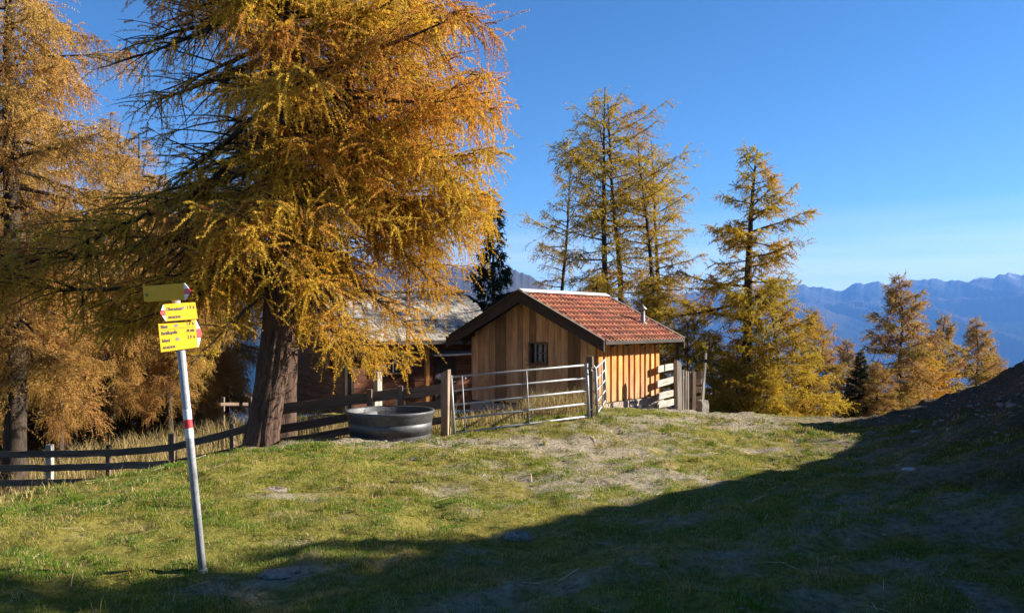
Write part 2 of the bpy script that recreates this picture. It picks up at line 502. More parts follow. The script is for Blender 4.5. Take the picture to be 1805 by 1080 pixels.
dirt = np.stack([0.22 + 0.05 * tuft, 0.18 + 0.05 * tuft, 0.135 + 0.03 * tuft], -1)
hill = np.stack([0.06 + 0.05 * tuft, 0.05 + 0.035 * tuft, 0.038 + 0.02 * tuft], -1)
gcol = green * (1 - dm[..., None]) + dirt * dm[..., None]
soil_shade = sstep(1.5, 6.0, GX - .30 * (GY - 6) + (tuft - .5) * 3)[..., None]  # shade painted into the soil colour, deepening towards the right
gcol = gcol * (1 - soil_shade * np.array([.58, .62, .64]))
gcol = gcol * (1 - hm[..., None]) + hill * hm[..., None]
fm = sstep(27, 45, np.hypot(GX, GY - 6))[..., None]
gcol = gcol * (1 - fm) + np.array([0.11, 0.085, 0.035]) * fm

def ground_mat():
    m, nt, out = new_mat('meadow_soil')
    tn = N(nt, 'ShaderNodeAttribute', attribute_name='tone')
    tc = N(nt, 'ShaderNodeTexCoord')
    n1 = N(nt, 'ShaderNodeTexNoise', in_Scale=14.0, in_Detail=8.0, in_Roughness=0.7)
    nt.links.new(tc.outputs['Object'], n1.inputs['Vector'])
    rp = ramp(nt, [(0.32, (0.45, 0.45, 0.45)), (0.5, (1, 1, 1)), (0.72, (1.5, 1.45, 1.4))])
    nt.links.new(n1.outputs[0], rp.inputs[0])
    c = mixc(nt, tn.outputs['Color'], rp.outputs[0], 1.0, 'MULTIPLY')
    b = N(nt, 'ShaderNodeBsdfDiffuse')
    nt.links.new(c, b.inputs['Color'])
    bp = N(nt, 'ShaderNodeBump', in_Strength=0.9, in_Distance=0.05)
    nt.links.new(n1.outputs[0], bp.inputs['Height']); nt.links.new(bp.outputs[0], b.inputs['Normal'])
    nt.links.new(b.outputs[0], out.inputs[0])
    return m
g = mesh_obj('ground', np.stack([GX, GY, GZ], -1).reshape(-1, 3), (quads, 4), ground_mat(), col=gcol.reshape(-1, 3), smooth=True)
tag(g, kind='structure')

# ------------------------------------------------------------------ mountains across the valley
def mountain_mat():
    m, nt, out = new_mat('mountain_rock')
    geo = N(nt, 'ShaderNodeNewGeometry'); sep = N(nt, 'ShaderNodeSeparateXYZ')
    nt.links.new(geo.outputs['Position'], sep.inputs[0])
    n1 = N(nt, 'ShaderNodeTexNoise', in_Scale=0.0012, in_Detail=8.0, in_Roughness=0.6)
    nt.links.new(geo.outputs['Position'], n1.inputs['Vector'])
    ad = N(nt, 'ShaderNodeMath', operation='MULTIPLY_ADD'); ad.inputs[1].default_value = 500.0
    nt.links.new(n1.outputs[0], ad.inputs[0]); nt.links.new(sep.outputs['Z'], ad.inputs[2])
    mr = N(nt, 'ShaderNodeMapRange'); mr.inputs[1].default_value = -500; mr.inputs[2].default_value = 1100
    nt.links.new(ad.outputs[0], mr.inputs[0])
    rp = ramp(nt, [(0.0, (0.008, 0.014, 0.012)), (0.45, (0.012, 0.017, 0.014)), (0.62, (0.055, 0.043, 0.032)), (0.78, (0.04, 0.042, 0.045)), (0.93, (0.06, 0.062, 0.068)), (1.0, (0.45, 0.46, 0.5))])
    nt.links.new(mr.outputs[0], rp.inputs[0])
    tn = N(nt, 'ShaderNodeAttribute', attribute_name='tone')
    c = mixc(nt, rp.outputs[0], (0.062, 0.05, 0.036), tn.outputs['Fac'])
    b = N(nt, 'ShaderNodeBsdfDiffuse')
    nt.links.new(c, b.inputs[0]); nt.links.new(b.outputs[0], out.inputs[0])
    return m
M_mount = mountain_mat()
def mountain(name, prof, u0, u1, Y0, Yr, Y1, base, amp, ncol, seed, peak=30):
    pu = np.array([(p[0] - CX) / F for p in prof]); pv = np.array([(HY - p[1]) / F for p in prof])
    us = np.linspace(u0, u1, ncol)
    rho = np.concatenate([np.linspace(0, 1, 70), np.linspace(1, 1.6, 16)[1:]])
    U, R = np.meshgrid(us, rho)
    Yd = np.where(R <= 1, Y0 + (Yr - Y0) * R, Yr + (Y1 - Yr) * (R - 1) / .6)
    r1 = np.interp(us, pu, pv) * Yr
    kw = max(3, ncol // 9); kern = np.hanning(kw); kern /= kern.sum()
    r2 = np.convolve(np.pad(r1, kw // 2, mode='edge'), kern, 'same')[kw // 2:kw // 2 + ncol]
    mixr = np.clip(R, 0, 1) ** 7
    ridge = r1[None] * mixr + r2[None] * (1 - mixr)
    sh = np.where(R <= 1, R ** 0.92, 1 - (R - 1) * 0.7)
    X = U * Yd
    wx = (fbm(X / 2600 + seed, Yd / 2600, 3) - .5) * 1500; wy = (fbm(X / 2600 - seed, Yd / 2600 + 9, 3) - .5) * 1500
    det = 0; a = 1.0; fr = 1 / 2300.0
    for k in range(6):
        nn = vnoise((X + .45 * Yd + wx) * fr + seed + 13 * k, (Yd * .55 + wy) * fr + 7 * k)
        det = det + a * (1 - np.abs(nn - .5) * 2.0); a *= .52; fr *= 2.03
    det = det / 2.05 - .62
    jag = (.55 - np.abs(fbm(us * 38 + seed, us * 7 + seed, 4, .6) - .5) * 4) * peak + (fbm(us * 190 + seed, us * 31, 3) - .5) * peak * .8
    ridge = ridge + jag[None] * np.clip(R, 0, 1) ** 9
    z = base + (ridge - base) * sh + det * amp * (.16 + .84 * np.clip(3.2 * R * (1.04 - np.clip(R, 0, 1)), 0, 1))
    V = np.stack([U * Yd, Yd, EYE + z], -1).reshape(-1, 3)
    n = ncol
    i0 = (np.arange(len(rho) - 1)[:, None] * n + np.arange(n - 1)[None]).ravel()
    q = np.stack([i0, i0 + 1, i0 + n + 1, i0 + n], 1)
    tone = np.stack([sstep(.02, .30, det) * (.35 + .65 * sstep(.45, .6, fbm(X / 900, Yd / 900, 4)))] * 3, -1).reshape(-1, 3)
    return tag(mesh_obj(name, V, (q, 4), M_mount, col=tone, smooth=True), kind='structure')
mountain('mountain_range', [(-700, 520), (300, 530), (900, 525), (1100, 528), (1200, 522), (1232, 516), (1262, 505), (1300, 512), (1360, 500), (1432, 503), (1452, 511), (1482, 516), (1510, 505), (1533, 501),
    (1546, 498), (1562, 505), (1605, 498), (1640, 494), (1665, 500), (1690, 494), (1702, 500), (1733, 494), (1752, 501), (1762, 494), (1780, 490), (1800, 497), (1850, 486), (2100, 500), (2600, 520)],
    -0.75, 1.1, 8200, 13500, 16500, -950, 1150, 1500, 3.0, 42)
mountain('mountain_spur', [(-900, 480), (0, 470), (500, 455), (800, 474), (870, 474), (912, 482), (940, 497), (962, 512), (1000, 545), (1060, 600), (1150, 700)],
    -0.95, 0.16, 2600, 5200, 7000, -760, 420, 700, 11.0, 30)

# ------------------------------------------------------------------ trees
def unit(v):
    return v / (np.linalg.norm(v, axis=-1, keepdims=True) + 1e-9)

def bend_path(rng, p, az, pitch, L, n, droop, tip, wob=0.12):
    """points of a branch that droops and lifts at the tip"""
    pts = [np.array(p, float)]
    st = L / n
    for k in range(n):
        s = (k + .5) / n
        pt = pitch - droop * s + tip * s * s
        a = az + rng.randn() * wob * (0.4 + s)
        d = np.array([math.cos(pt) * math.cos(a), math.cos(pt) * math.sin(a), math.sin(pt)])
        pts.append(pts[-1] + d * st)
    return np.array(pts)

def sample(pts, s):
    n = len(pts) - 1
    f = np.clip(s, 0, 0.9999) * n
    i = f.astype(int)
    return pts[i] + (pts[i + 1] - pts[i]) * (f - i)[:, None]

def needles(rng, P, D, L, sag, per, k, nl, nw, cols, stem_w, stem_col):
    """twigs (start P, direction D, length L, sag) clothed in needle tufts -> verts, tri indices, colours"""
    n = len(P)
    s = (np.arange(per) + .5) / per
    s = np.clip(s[None] + rng.uniform(-.5, .5, (n, per)) / per, 0, 1)
    pos = P[:, None] + D[:, None] * (L[:, None] * s)[..., None]
    pos[..., 2] -= sag[:, None] * s * s
    tan = D[:, None] * L[:, None, None] + 0 * pos
    tan[..., 2] -= 2 * sag[:, None] * s
    tan = unit(tan)
    pos = np.repeat(pos[:, :, None], k, 2); tan = np.repeat(tan[:, :, None], k, 2)
    rd = unit(rng.randn(*pos.shape))
    perp = unit(rd - tan * (rd * tan).sum(-1, keepdims=True))
    d = unit(perp + tan * rng.uniform(0.1, 0.9, pos.shape[:3])[..., None])
    ln = nl * rng.uniform(.65, 1.25, pos.shape[:3])[..., None]
    wv = unit(np.cross(d, rng.randn(*pos.shape))) * (nw * rng.uniform(.7, 1.3, pos.shape[:3]))[..., None] / 2
    V = np.stack([pos - wv, pos + wv, pos + d * ln], 3).reshape(-1, 3)
    c = cols[:, None, None, :] * rng.uniform(.75, 1.25, pos.shape[:3])[..., None]
    c = np.repeat(c.reshape(-1, 3), 3, 0)
    T = np.arange(len(V)).reshape(-1, 3)
    # stems: thin crossed triangles
    e = P + D * L[:, None]; e = e.copy(); e[:, 2] -= sag
    m = P + D * (L * .5)[:, None]; m = m.copy(); m[:, 2] -= sag * .25
    wv = unit(np.cross(D, rng.randn(n, 3))) * stem_w / 2
    SV = np.stack([P - wv, P + wv, m + wv * .7, m - wv * .7, e], 1).reshape(-1, 3)
    b = np.arange(n)[:, None] * 5
    ST = np.concatenate([b + [[0, 1, 2]], b + [[0, 2, 3]], b + [[3, 2, 4]]], 0) + len(V)
    sc = np.repeat(np.tile(np.asarray(stem_col), (n, 1)), 5, 0)
    return np.concatenate([V, SV]), np.concatenate([T, ST]), np.concatenate([c, sc])

PAL_GOLD = np.array([(0.67, 0.395, 0.05), (0.63, 0.335, 0.055), (0.65, 0.44, 0.055), (0.55, 0.365, 0.055), (0.54, 0.265, 0.06)])
PAL_OLIVE = np.array([(0.50, 0.36, 0.04), (0.56, 0.38, 0.04), (0.42, 0.33, 0.05), (0.50, 0.30, 0.045)])
PAL_TAN = np.array([(0.54, 0.335, 0.10), (0.49, 0.28, 0.085), (0.54, 0.36, 0.10), (0.42, 0.225, 0.075)])
PAL_SPRUCE = np.array([(0.022, 0.045, 0.02), (0.03, 0.055, 0.022), (0.018, 0.035, 0.02)])

def grow(seed, trunk, tr, z0, z1, prof, nlimb, pal, pitch=(-5, 40), droop=0.5, tip=0.45, sub_m=3.2, sub_len=0.36, twig_m=9, twig_len=(.25, .6),
         per=20, k=3, nl=.032, nw=.011, stem_w=.006, limb_r=.018, az_fn=None, dens=None, hang=1.0, env=None, limb_sides=6, var=.6, twe=(-1.25, .45), pn=7, ring=20, bark_amp=0.0, trunk_seg=40, planar=False):
    """returns trunk (verts, faces, grain), branches, crown arrays; coordinates as the trunk path"""
    rng = np.random.RandomState(seed)
    trunk = np.asarray(trunk, float); tr = np.asarray(tr, float)
    # resample trunk smoothly
    t = np.linspace(0, 1, trunk_seg)
    hk = (trunk[:, 2] - trunk[0, 2]) / (trunk[-1, 2] - trunk[0, 2])
    tz = t ** 1.3
    tp = np.stack([np.interp(tz, hk, trunk[:, i]) for i in range(3)], 1)
    for _ in range(3): tp[1:-1] = (tp[:-2] + 2 * tp[1:-1] + tp[2:]) / 4
    r = np.interp(tz, hk, tr)
    wob = None
    if bark_amp:
        a = np.arange(ring) * 2 * math.pi / ring
        wob = 1 + bark_amp * (vnoise(np.tile(np.arange(ring) * .83, (trunk_seg, 1)), np.tile(tz[:, None] * 14, (1, ring))) - .5) * 2
        wob = wob + 0.22 * np.exp(-tz[:, None] * 45) * np.abs(np.sin(a[None] * 2.5 + 1)) 
    TV, TF, TG = tube_geo(tp, r, ring, True, wob)
    BV = []; BF = []; BG = []; nb = [0]
    def add_tube(pts, rad, sides):
        V, Fc, G = tube_geo(pts, rad, sides, False)
        BV.append(V); BG.append(G); BF.extend([[i + nb[0] for i in f] for f in Fc]); nb[0] += len(V)
    tw = []; tcol = []
    az = rng.rand() * 6.28
    for i in range(nlimb):
        f = (i + rng.uniform(.2, .8)) / nlimb
        z = z0 + (z1 - z0) * f
        hz = (z - trunk[0, 2]) / (trunk[-1, 2] - trunk[0, 2])
        p = np.array([np.interp(hz, tz, tp[:, j]) for j in range(3)])
        rt = float(np.interp(hz, tz, r))
        az += 2.399 + rng.randn() * .35
        L = prof(f) * rng.uniform(var, 1.15)
        if az_fn: L *= az_fn(az, f)
        if L < .12: continue
        pt = math.radians(pitch[0] + (pitch[1] - pitch[0]) * f + rng.randn() * pn)
        n = 8 if L > 1.5 else 5
        dr_ = droop * (1.1 - .5 * f) * rng.uniform(.6, 1.4); tp_ = tip * rng.uniform(.5, 1.4)
        lp = bend_path(rng, p, az, pt, L, n, dr_, tp_)
        if env:
            for _ in range(4):
                if (env(lp) > 0).all(): break
                pt += .10; dr_ *= .6; L *= .88
                lp = bend_path(rng, p, az, pt, L, n, dr_, tp_)
            else:
                if not (env(lp) > 0).all(): continue
        lr = min(limb_r * (L ** .9) + .006, rt * .55)
        add_tube(lp, np.linspace(lr ** .7, (lr * .06 + .002) ** .7, n + 1) ** (1 / .7), limb_sides)
        dn = dens(az, f, rng) if dens else 1.0
        tone = pal[int(rng.choice(len(pal)))] * rng.uniform(.85, 1.15)
        # side branches
        nsub = int(L * sub_m) + 1
        paths = [(lp, L, az, .35)]
        for j in range(nsub):
            s = rng.uniform(.12, .98)
            q = sample(lp, np.array([s]))[0]
            side = 1 if j % 2 else -1
            sa = az + side * rng.uniform(.6, 1.25)
            sl = (sub_len * L * (1.05 - .75 * s) + .15) * rng.uniform(.6, 1.3)
            sp = bend_path(rng, q, sa, (rng.uniform(-.05, .12) if planar else rng.uniform(-.7, .45)), sl, 4, (.3 if planar else .9) * hang * rng.uniform(.4, 1.2), .3)
            if env and not (env(sp) > 0).all(): continue
            add_tube(sp, np.linspace(max(lr * .32 * (1 - .6 * s), .005), .0025, 5), 4)
            paths.append((sp, sl, sa, .05))
        for (pp, ll, aa, s0) in paths:
            nt_ = rng.poisson(ll * twig_m * dn) + (1 if dn > .3 else 0)
            if nt_ == 0: continue
            s = rng.uniform(s0, 1.0, nt_)
            P = sample(pp, s)
            sd = np.where(rng.rand(nt_) < .5, 1, -1)
            a = aa + sd * rng.uniform(.3, 1.3, nt_)
            e = rng.uniform(-.15, .35, nt_) if planar else rng.uniform(twe[0], twe[1], nt_)
            D = np.stack([np.cos(e) * np.cos(a), np.cos(e) * np.sin(a), np.sin(e)], 1)
            TL = rng.uniform(twig_len[0], twig_len[1], nt_) * rng.uniform(.6, 1.2, nt_)
            SG = TL * rng.uniform(.05, .7, nt_) * hang * (.25 if planar else 1)
            if env:
                e_ = P + D * TL[:, None]; e_[:, 2] -= SG
                k_ = rng.rand(nt_) < env(e_)
                P = P[k_]; D = D[k_]; TL = TL[k_]; SG = SG[k_]; nt_ = len(P)
                if nt_ == 0: continue
            tw.append(np.c_[P, D, TL, SG])
            cc = tone * rng.uniform(.85, 1.15, (nt_, 1))
            alt = rng.rand(nt_) < .3
            cc[alt] = pal[rng.choice(len(pal), alt.sum())]
            tcol.append(cc)
    A = np.concatenate(tw); C = np.concatenate(tcol)
    CV, CT, CC = needles(rng, A[:, :3], A[:, 3:6], A[:, 6], A[:, 7], per, k, nl, nw, C, stem_w, (.09, .065, .045))
    print('TREE', seed, 'twigs', len(A), 'tris', len(CT))
    return (TV, TF, TG), (np.concatenate(BV), BF, np.concatenate(BG)), (CV, CT, CC)

def tree(name, geo, base, label, cat, bark, leafm, group=None):
    (TV, TF, TG), (BV, BF, BG), (CV, CT, CC) = geo
    root = thing(name, base, label, cat, group)
    mesh_obj('trunk', TV, TF, bark, root, np.ones((len(TV), 3)), TG, True)
    mesh_obj('branches', BV, BF, M_branch, root, np.ones((len(BV), 3)), BG, True)
    mesh_obj('crown', CV, (CT, 3), leafm, root, CC)
    return root

def copy_tree(src, loc, rotz, sc, label, leafm=None, group=None, sz=None, tilt=(0, 0)):
    r = src.copy(); COL.objects.link(r)
    r.location = tuple(float(v) for v in loc)
    r.rotation_euler = (tilt[0], tilt[1], rotz)
    r.scale = (sc, sc, sz or sc)
    r['label'] = label
    if group: r['group'] = group
    for ch in src.children:
        c = ch.copy(); COL.objects.link(c); c.parent = r
        if leafm and ch.name.startswith('crown'):
            c.material_slots[0].link = 'OBJECT'; c.material_slots[0].material = leafm
    return r

# --- the big larch by the fence (depth 15 m) and the second stem behind it
Y = 15.0
tp = [at(px, py, Y) for px, py in ((458, 800), (463, 760), (470, 715), (479, 660), (486, 610), (492, 540), (496, 460), (497, 380), (494, 300), (492, 100), (492, 0), (494, -150), (496, -420))]
trr = [.33, .30, .285, .28, .27, .265, .235, .21, .19, .165, .15, .12, .03]
tp[0][2] -= .1
base1 = tp[0] + np.array([0, 0, .15])
def prof1(f): return (3.2 + 1.5 * min(1, f * 6)) * (1 - f ** 2.6) ** .6 + .25
def az1(a, f):
    # longer to the right, shorter straight towards the viewer
    c = math.cos(a); s = math.sin(a)
    return 1.0 + .05 * c - (.42 if s < -.5 else 0) + (.5 * max(0, -c) * max(0, 1 - f * 3)) - (.30 if (s < -.25 and c > -.5 and f < .2) else 0)
def dens1(a, f, rng):
    d = rng.uniform(.65, 1.35)
    if math.cos(a) < -.2 and .3 < f < .66: d *= .2
    if f < .2: d *= .75
    d *= 1.0 + .4 * max(0, math.cos(a))
    return d * .9 if rng.rand() > .08 else .4
    return d
def env1(q):
    # the crown's real outline: how low and how far out its boughs hang (0 outside, share kept inside)
    px = CX + F * q[:, 0] / q[:, 1]; py = HY - F * (q[:, 2] - EYE) / q[:, 1]
    low = np.interp(px, [60, 200, 330, 420, 500, 560, 640, 700, 760, 820, 870, 930, 1000], [560, 640, 660, 640, 600, 650, 700, 690, 655, 600, 540, 440, 380])
    low = low + (vnoise(px / 16, px * 0 + 3) - .5) * 70
    right = np.interp(py, [-400, 0, 60, 120, 240, 290, 335, 375, 450, 520, 600, 680], [1010, 990, 960, 915, 905, 940, 930, 890, 875, 850, 810, 720])
    right = right + (vnoise(py / 14, py * 0 + 8) - .5) * 60
    k = ((py < low) & (px < right)).astype(float)
    thin = sstep(480, 530, py) * sstep(520, 560, px)
    return k * (1 - .50 * thin)
geo = grow(11, tp, trr, EYE + .75, EYE + 10.0, prof1, 116, PAL_GOLD, var=.7, pitch=(-22, 12), droop=.45, tip=.5, pn=20, twe=(-1.4, .6), sub_m=5.4, sub_len=.42, twig_m=11, twig_len=(.25, .85),
           per=36, k=3, nl=.037, nw=.0145, hang=.9, env=env1, limb_r=.024, az_fn=az1, dens=dens1, ring=60, bark_amp=.13, trunk_seg=190)
tree('larch_tree', geo, base1, 'huge golden larch with a thick leaning trunk beside the black tub', 'tree', M_bark, M_gold)
Y = 17.2
tp = [at(px, py, Y) for px, py in ((495, 790), (498, 740), (502, 680), (506, 600), (505, 500), (518, 380), (527, 300), (522, 120), (516, 0), (512, -260))]
tp[0][2] -= .1
base2 = np.array([tp[0][0], Y, gz(tp[0][0], Y)])
def prof2(f): return 3.3 * (1 - f) ** .6 + .2
def az2(a, f): return .6 if math.sin(a) < -.4 else 1.0
geo = grow(23, tp, [.34, .28, .255, .235, .20, .16, .145, .12, .10, .03], EYE + 0.6, EYE + 9.0, prof2, 44, PAL_GOLD, pitch=(-12, 25), droop=.6, tip=.4, sub_m=4.5,
           sub_len=.38, twig_m=9, per=26, k=3, nl=.038, nw=.015, env=env1, limb_r=.02, az_fn=az2, ring=36, bark_amp=.10, trunk_seg=120)
tree('larch_tree', geo, base2, 'slimmer larch stem standing right behind the huge golden larch', 'tree', M_bark, M_gold)

# --- large pale larch at the far left
Y = 19.0
b = on(22, Y)
H = 17.0
tp = [b + np.array([dx, 0, z]) for dx, z in ((0, -.2), (.05, 1), (.1, 3), (.0, 6), (-.1, 10), (0, 14), (0, H))]
def prof3(f): return 3.7 * (1 - f) ** .65 * (.5 + .5 * min(1, f * 4)) + .2
geo = grow(31, tp, [.30, .25, .22, .18, .13, .08, .015], b[2] + 3.0, b[2] + 16.85, prof3, 104, PAL_TAN, pitch=(-20, 25), droop=.5, tip=.45, pn=20, twe=(-1.4, .5), sub_m=5, sub_len=.42, twig_m=14,
           twig_len=(.25, .75), per=20, k=3, nl=.040, nw=.016, limb_r=.017, ring=20, bark_amp=.06, trunk_seg=50)
GL = 'larches behind the left fence'
big = tree('larch_tree', geo, b, 'tall pale tan larch at the far left edge, over the slat fence', 'tree', M_branch, M_gold, GL)

# --- general larch, narrow and open, for the groups
def straight(H, wob, seed, lean=0.0):
    r = np.random.RandomState(seed)
    z = np.linspace(0, H, 9); x = np.cumsum(r.randn(9) * wob) ; y = np.cumsum(r.randn(9) * wob)
    x += lean * z
    pts = np.stack([x - x[0], y - y[0], z], 1); pts[0, 2] = -.3
    return pts
def prof_n(f): return (2.8 * min(1, .32 + f * 1.0) * (1 - f ** 6) ** .8) + .3
geoA = grow(41, straight(15.5, .10, 3), np.linspace(.22, .02, 9), 5.0, 15.0, prof_n, 72, PAL_OLIVE, az_fn=lambda a, f: 1 + .3 * math.cos(a - 7 * f), var=.35, pn=15, twe=(-.8, .8), pitch=(-18, 42), droop=.35, tip=.55, sub_m=3.4, sub_len=.40, twig_m=7.5,
            twig_len=(.22, .55), per=9, k=3, nl=.055, nw=.022, stem_w=.010, limb_r=.017, limb_sides=5, ring=12, trunk_seg=24, hang=.7)
geoA2 = grow(43, straight(14.5, .13, 8), np.linspace(.20, .02, 9), 4.8, 14.0, prof_n, 64, PAL_OLIVE, az_fn=lambda a, f: 1 + .3 * math.cos(a + 8 * f), var=.35, pn=15, twe=(-.8, .8), pitch=(-18, 42), droop=.35, tip=.55, sub_m=3.4, sub_len=.40, twig_m=6.5,
             twig_len=(.22, .55), per=9, k=3, nl=.055, nw=.022, stem_w=.010, limb_r=.017, limb_sides=5, ring=12, trunk_seg=24, hang=.7)
def prof_c(f): return (2.7 * (1 - f ** 1.6) ** .8 * (.85 + .15 * min(1, f * 4))) + .3
geoC = grow(47, straight(9.0, .08, 5), np.linspace(.17, .015, 9), .5, 8.8, prof_c, 110, PAL_GOLD, var=.35, pn=18, twe=(-.7, 1.0), pitch=(-16, 42), droop=.4, tip=.55, sub_m=4.0, sub_len=.42, twig_m=11,
            twig_len=(.2, .55), per=9, k=3, nl=.062, nw=.030, stem_w=.010, limb_r=.014, limb_sides=5, ring=10, trunk_seg=20, hang=.45)
def prof_y(f): return (2.2 * (1 - f) ** .6) + .2
geoY = grow(53, straight(5.2, .06, 9), np.linspace(.09, .01, 9), .2, 5.0, prof_y, 80, PAL_OLIVE, var=.4, pn=16, twe=(-.8, .8), pitch=(-10, 42), droop=.35, tip=.5, sub_m=4.5, sub_len=.45, twig_m=17,
            twig_len=(.18, .42), per=10, k=3, nl=.045, nw=.018, stem_w=.007, limb_r=.011, limb_sides=5, ring=8, trunk_seg=16, hang=.7)
def base_at(px, Y, H=None, top=None):
    x = gx(px, Y); z = float(ground(np.array([x]), np.array([Y]))[0])
    b = np.array([x, Y, z])
    if top is not None:
        return b, EYE + (HY - top) / F * Y - z
    return b
def put_first(name, geo, H0, px, Y, top, label, bark, leafm, rot=0.0, group=None, tilt=(0, 0), wide=1.0):
    """a thing from geometry grown at the origin, scaled to its height"""
    b, h = base_at(px, Y, top=top)
    (TV, TF, TG), (BV, BF, BG), (CV, CT, CC) = geo
    root = thing(name, (0, 0, 0), label, 'tree', group)
    mesh_obj('trunk', TV, TF, bark, root, np.ones((len(TV), 3)), TG, True)
    mesh_obj('branches', BV, BF, M_branch, root, np.ones((len(BV), 3)), BG, True)
    mesh_obj('crown', CV, (CT, 3), leafm, root, CC)
    root.location = tuple(b); s = h / H0
    root.scale = (s * wide, s * wide, s); root.rotation_euler = (tilt[0], tilt[1], rot)
    return root
def put(src, H0, px, Y, top, label, leafm=None, rot=0.0, group=None, tilt=(0, 0), wide=1.0):
    b, h = base_at(px, Y, top=top); s = h / H0
    return copy_tree(src, b, rot, s * wide, label, leafm, group, s, tilt)

GR = 'larches behind the small cabin'
A = put_first('larch_tree', geoA, 15.4, 1076, 36, 160, 'tallest olive gold larch rising behind the red tiled roof', M_branch, M_gold, .4, GR)
A2 = put_first('larch_tree', geoA2, 14.4, 1148, 35, 232, 'leaning larch stem right of the tallest one behind the cabin chimney', M_branch, M_gold, 2.0, GR, (0, .075), 1.0)
put(A2, 14.4, 1092, 37, 182, 'second dark stem close beside the tallest larch behind the cabin', None, 4.1, GR, (0, .02))
put(A, 15.4, 1172, 37.5, 250, 'larch with a slanting trunk between the chimney and the lone larch', None, 3.0, GR, (0, .06), .95)
put(A2, 14.4, 992, 39, 275, 'slender thin larch left of the group, above the cabin roof ridge', None, .9, GR, (0, .01), .8)
Yg = put_first('young_larch', geoY, 5.1, 1385, 33, 505, 'bushy yellow young larch leaning against the lone larch on its right', M_branch, M_gold, .3, None, (0, 0), 1.05)
GY_ = 'young larches around the clearing'
put(Yg, 5.1, 1268, 34, 585, 'low olive young larch between the picket gate and the lone larch', M_olive, 1.2, GY_, wide=1.1)
put(Yg, 5.1, 1215, 33, 560, 'young larch directly behind the far end of the tiled roof', M_olive, 2.2, GY_, wide=.9)
put(Yg, 5.1, 1035, 34, 490, 'young larch showing just over the middle of the cabin ridge', M_olive, 3.3, GY_, wide=.8)
put(Yg, 5.1, 1130, 34.5, 490, 'young larch filling in under the tall stems near the chimney', M_olive, 4.0, GY_, wide=.8)
put(Yg, 5.1, 1345, 31.5, 640, 'lowest yellow larch sapling at the foot of the lone larch', None, 5.0, GY_, wide=1.2)
put(Yg, 5.1, 1300, 32, 630, 'small larch sapling behind the left foot of the lone larch', M_olive, 5.6, GY_, wide=1.3)

for (x_, y_, h_, lab) in ((10.6, 7.3, 2.4, 'tallest unseen sapling larch added on the bank to dapple the foreground with shade'), (11.9, 8.1, 1.9, 'middle sized unseen sapling larch added on the bank to shade the foreground'), (10.7, 8.8, 1.5, 'shortest unseen sapling larch added on the bank to shade the foreground')):  # out-of-view saplings added to throw patchy shade on the foreground
    copy_tree(Yg, (x_, y_, gz(x_, y_)), x_ * 3, h_ / 5.1, lab, M_olive, GY_)
# --- the lone larch right of the cabin
b = base_at(1312, 33.0)
zt = EYE + (HY - 262) / F * 33
Hs = zt - b[2]
tp = [b + np.array([dx, 0, z]) for dx, z in ((0, -.2), (.04, 1.8), (.09, 3.4), (.16, 5.2), (.16, 7.2), (.26, 9.2), (.42, Hs - .9), (.55, Hs))]
def prof_l(f): return (3.1 * min(1, .55 + f) * (1 - f ** 3) ** .8 * (.65 + .35 * math.sin(f * 11 + .6) ** 2)) + .25
geo = grow(61, tp, [.27, .225, .205, .18, .15, .10, .045, .01], b[2] + 2.2, zt - .1, prof_l, 76, PAL_OLIVE, az_fn=lambda a, f: 1 + .32 * math.cos(a - 9 * f), var=.35, pn=16, twe=(-.9, .8), pitch=(-22, 30), droop=.35, tip=.75, sub_m=4.4, sub_len=.42, twig_m=13,
           twig_len=(.2, .52), per=12, k=3, nl=.055, nw=.023, stem_w=.007, limb_r=.022, ring=18, bark_amp=.08, trunk_seg=50, hang=.7)
tree('larch_tree', geo, b, 'lone larch with a dark straight trunk at the right rim of the clearing', 'tree', M_branch, M_gold)

# --- russet larches beyond the rim, at the right
GS = 'russet larches beyond the rim'
Cc = put_first('larch_tree', geoC, 8.9, 1580, 40, 487, 'tallest russet larch standing alone beyond the shaded bank', M_branch, M_russet, .7, GS, (0, 0), 1.0)
put(Cc, 8.9, 1455, 37, 545, 'round topped russet larch next to the yellow young larch', None, 2.4, GS, (0, .10), 1.0)
put(Cc, 8.9, 1432, 34, 650, 'low rust brown larch under the round topped russet one', None, 3.5, GS, wide=1.3)
put(Cc, 8.9, 1545, 36, 640, 'low rust larch bush between the dark spruce and tallest russet larch', None, 1.5, GS, wide=1.2)
put(Cc, 8.9, 1630, 42, 600, 'low golden larch at the right foot of the tallest russet larch', M_gold, 5.0, GS, wide=1.3)
put(Cc, 8.9, 1667, 50, 557, 'left one of the pair of small russet larches near the right bank', None, 4.2, GS, wide=.85)
put(Cc, 8.9, 1716, 52, 562, 'right one of the pair of small russet larches near the right bank', None, .2, GS, wide=.9)
put(Cc, 8.9, 1748, 55, 610, 'rightmost and shortest russet larch just above the shaded bank', None, 2.0, GS, wide=.9)
put(Cc, 8.9, 1490, 42, 600, 'rust larch half hidden behind the dark spruce beyond the rim', None, 1.0, GS, wide=1.0)

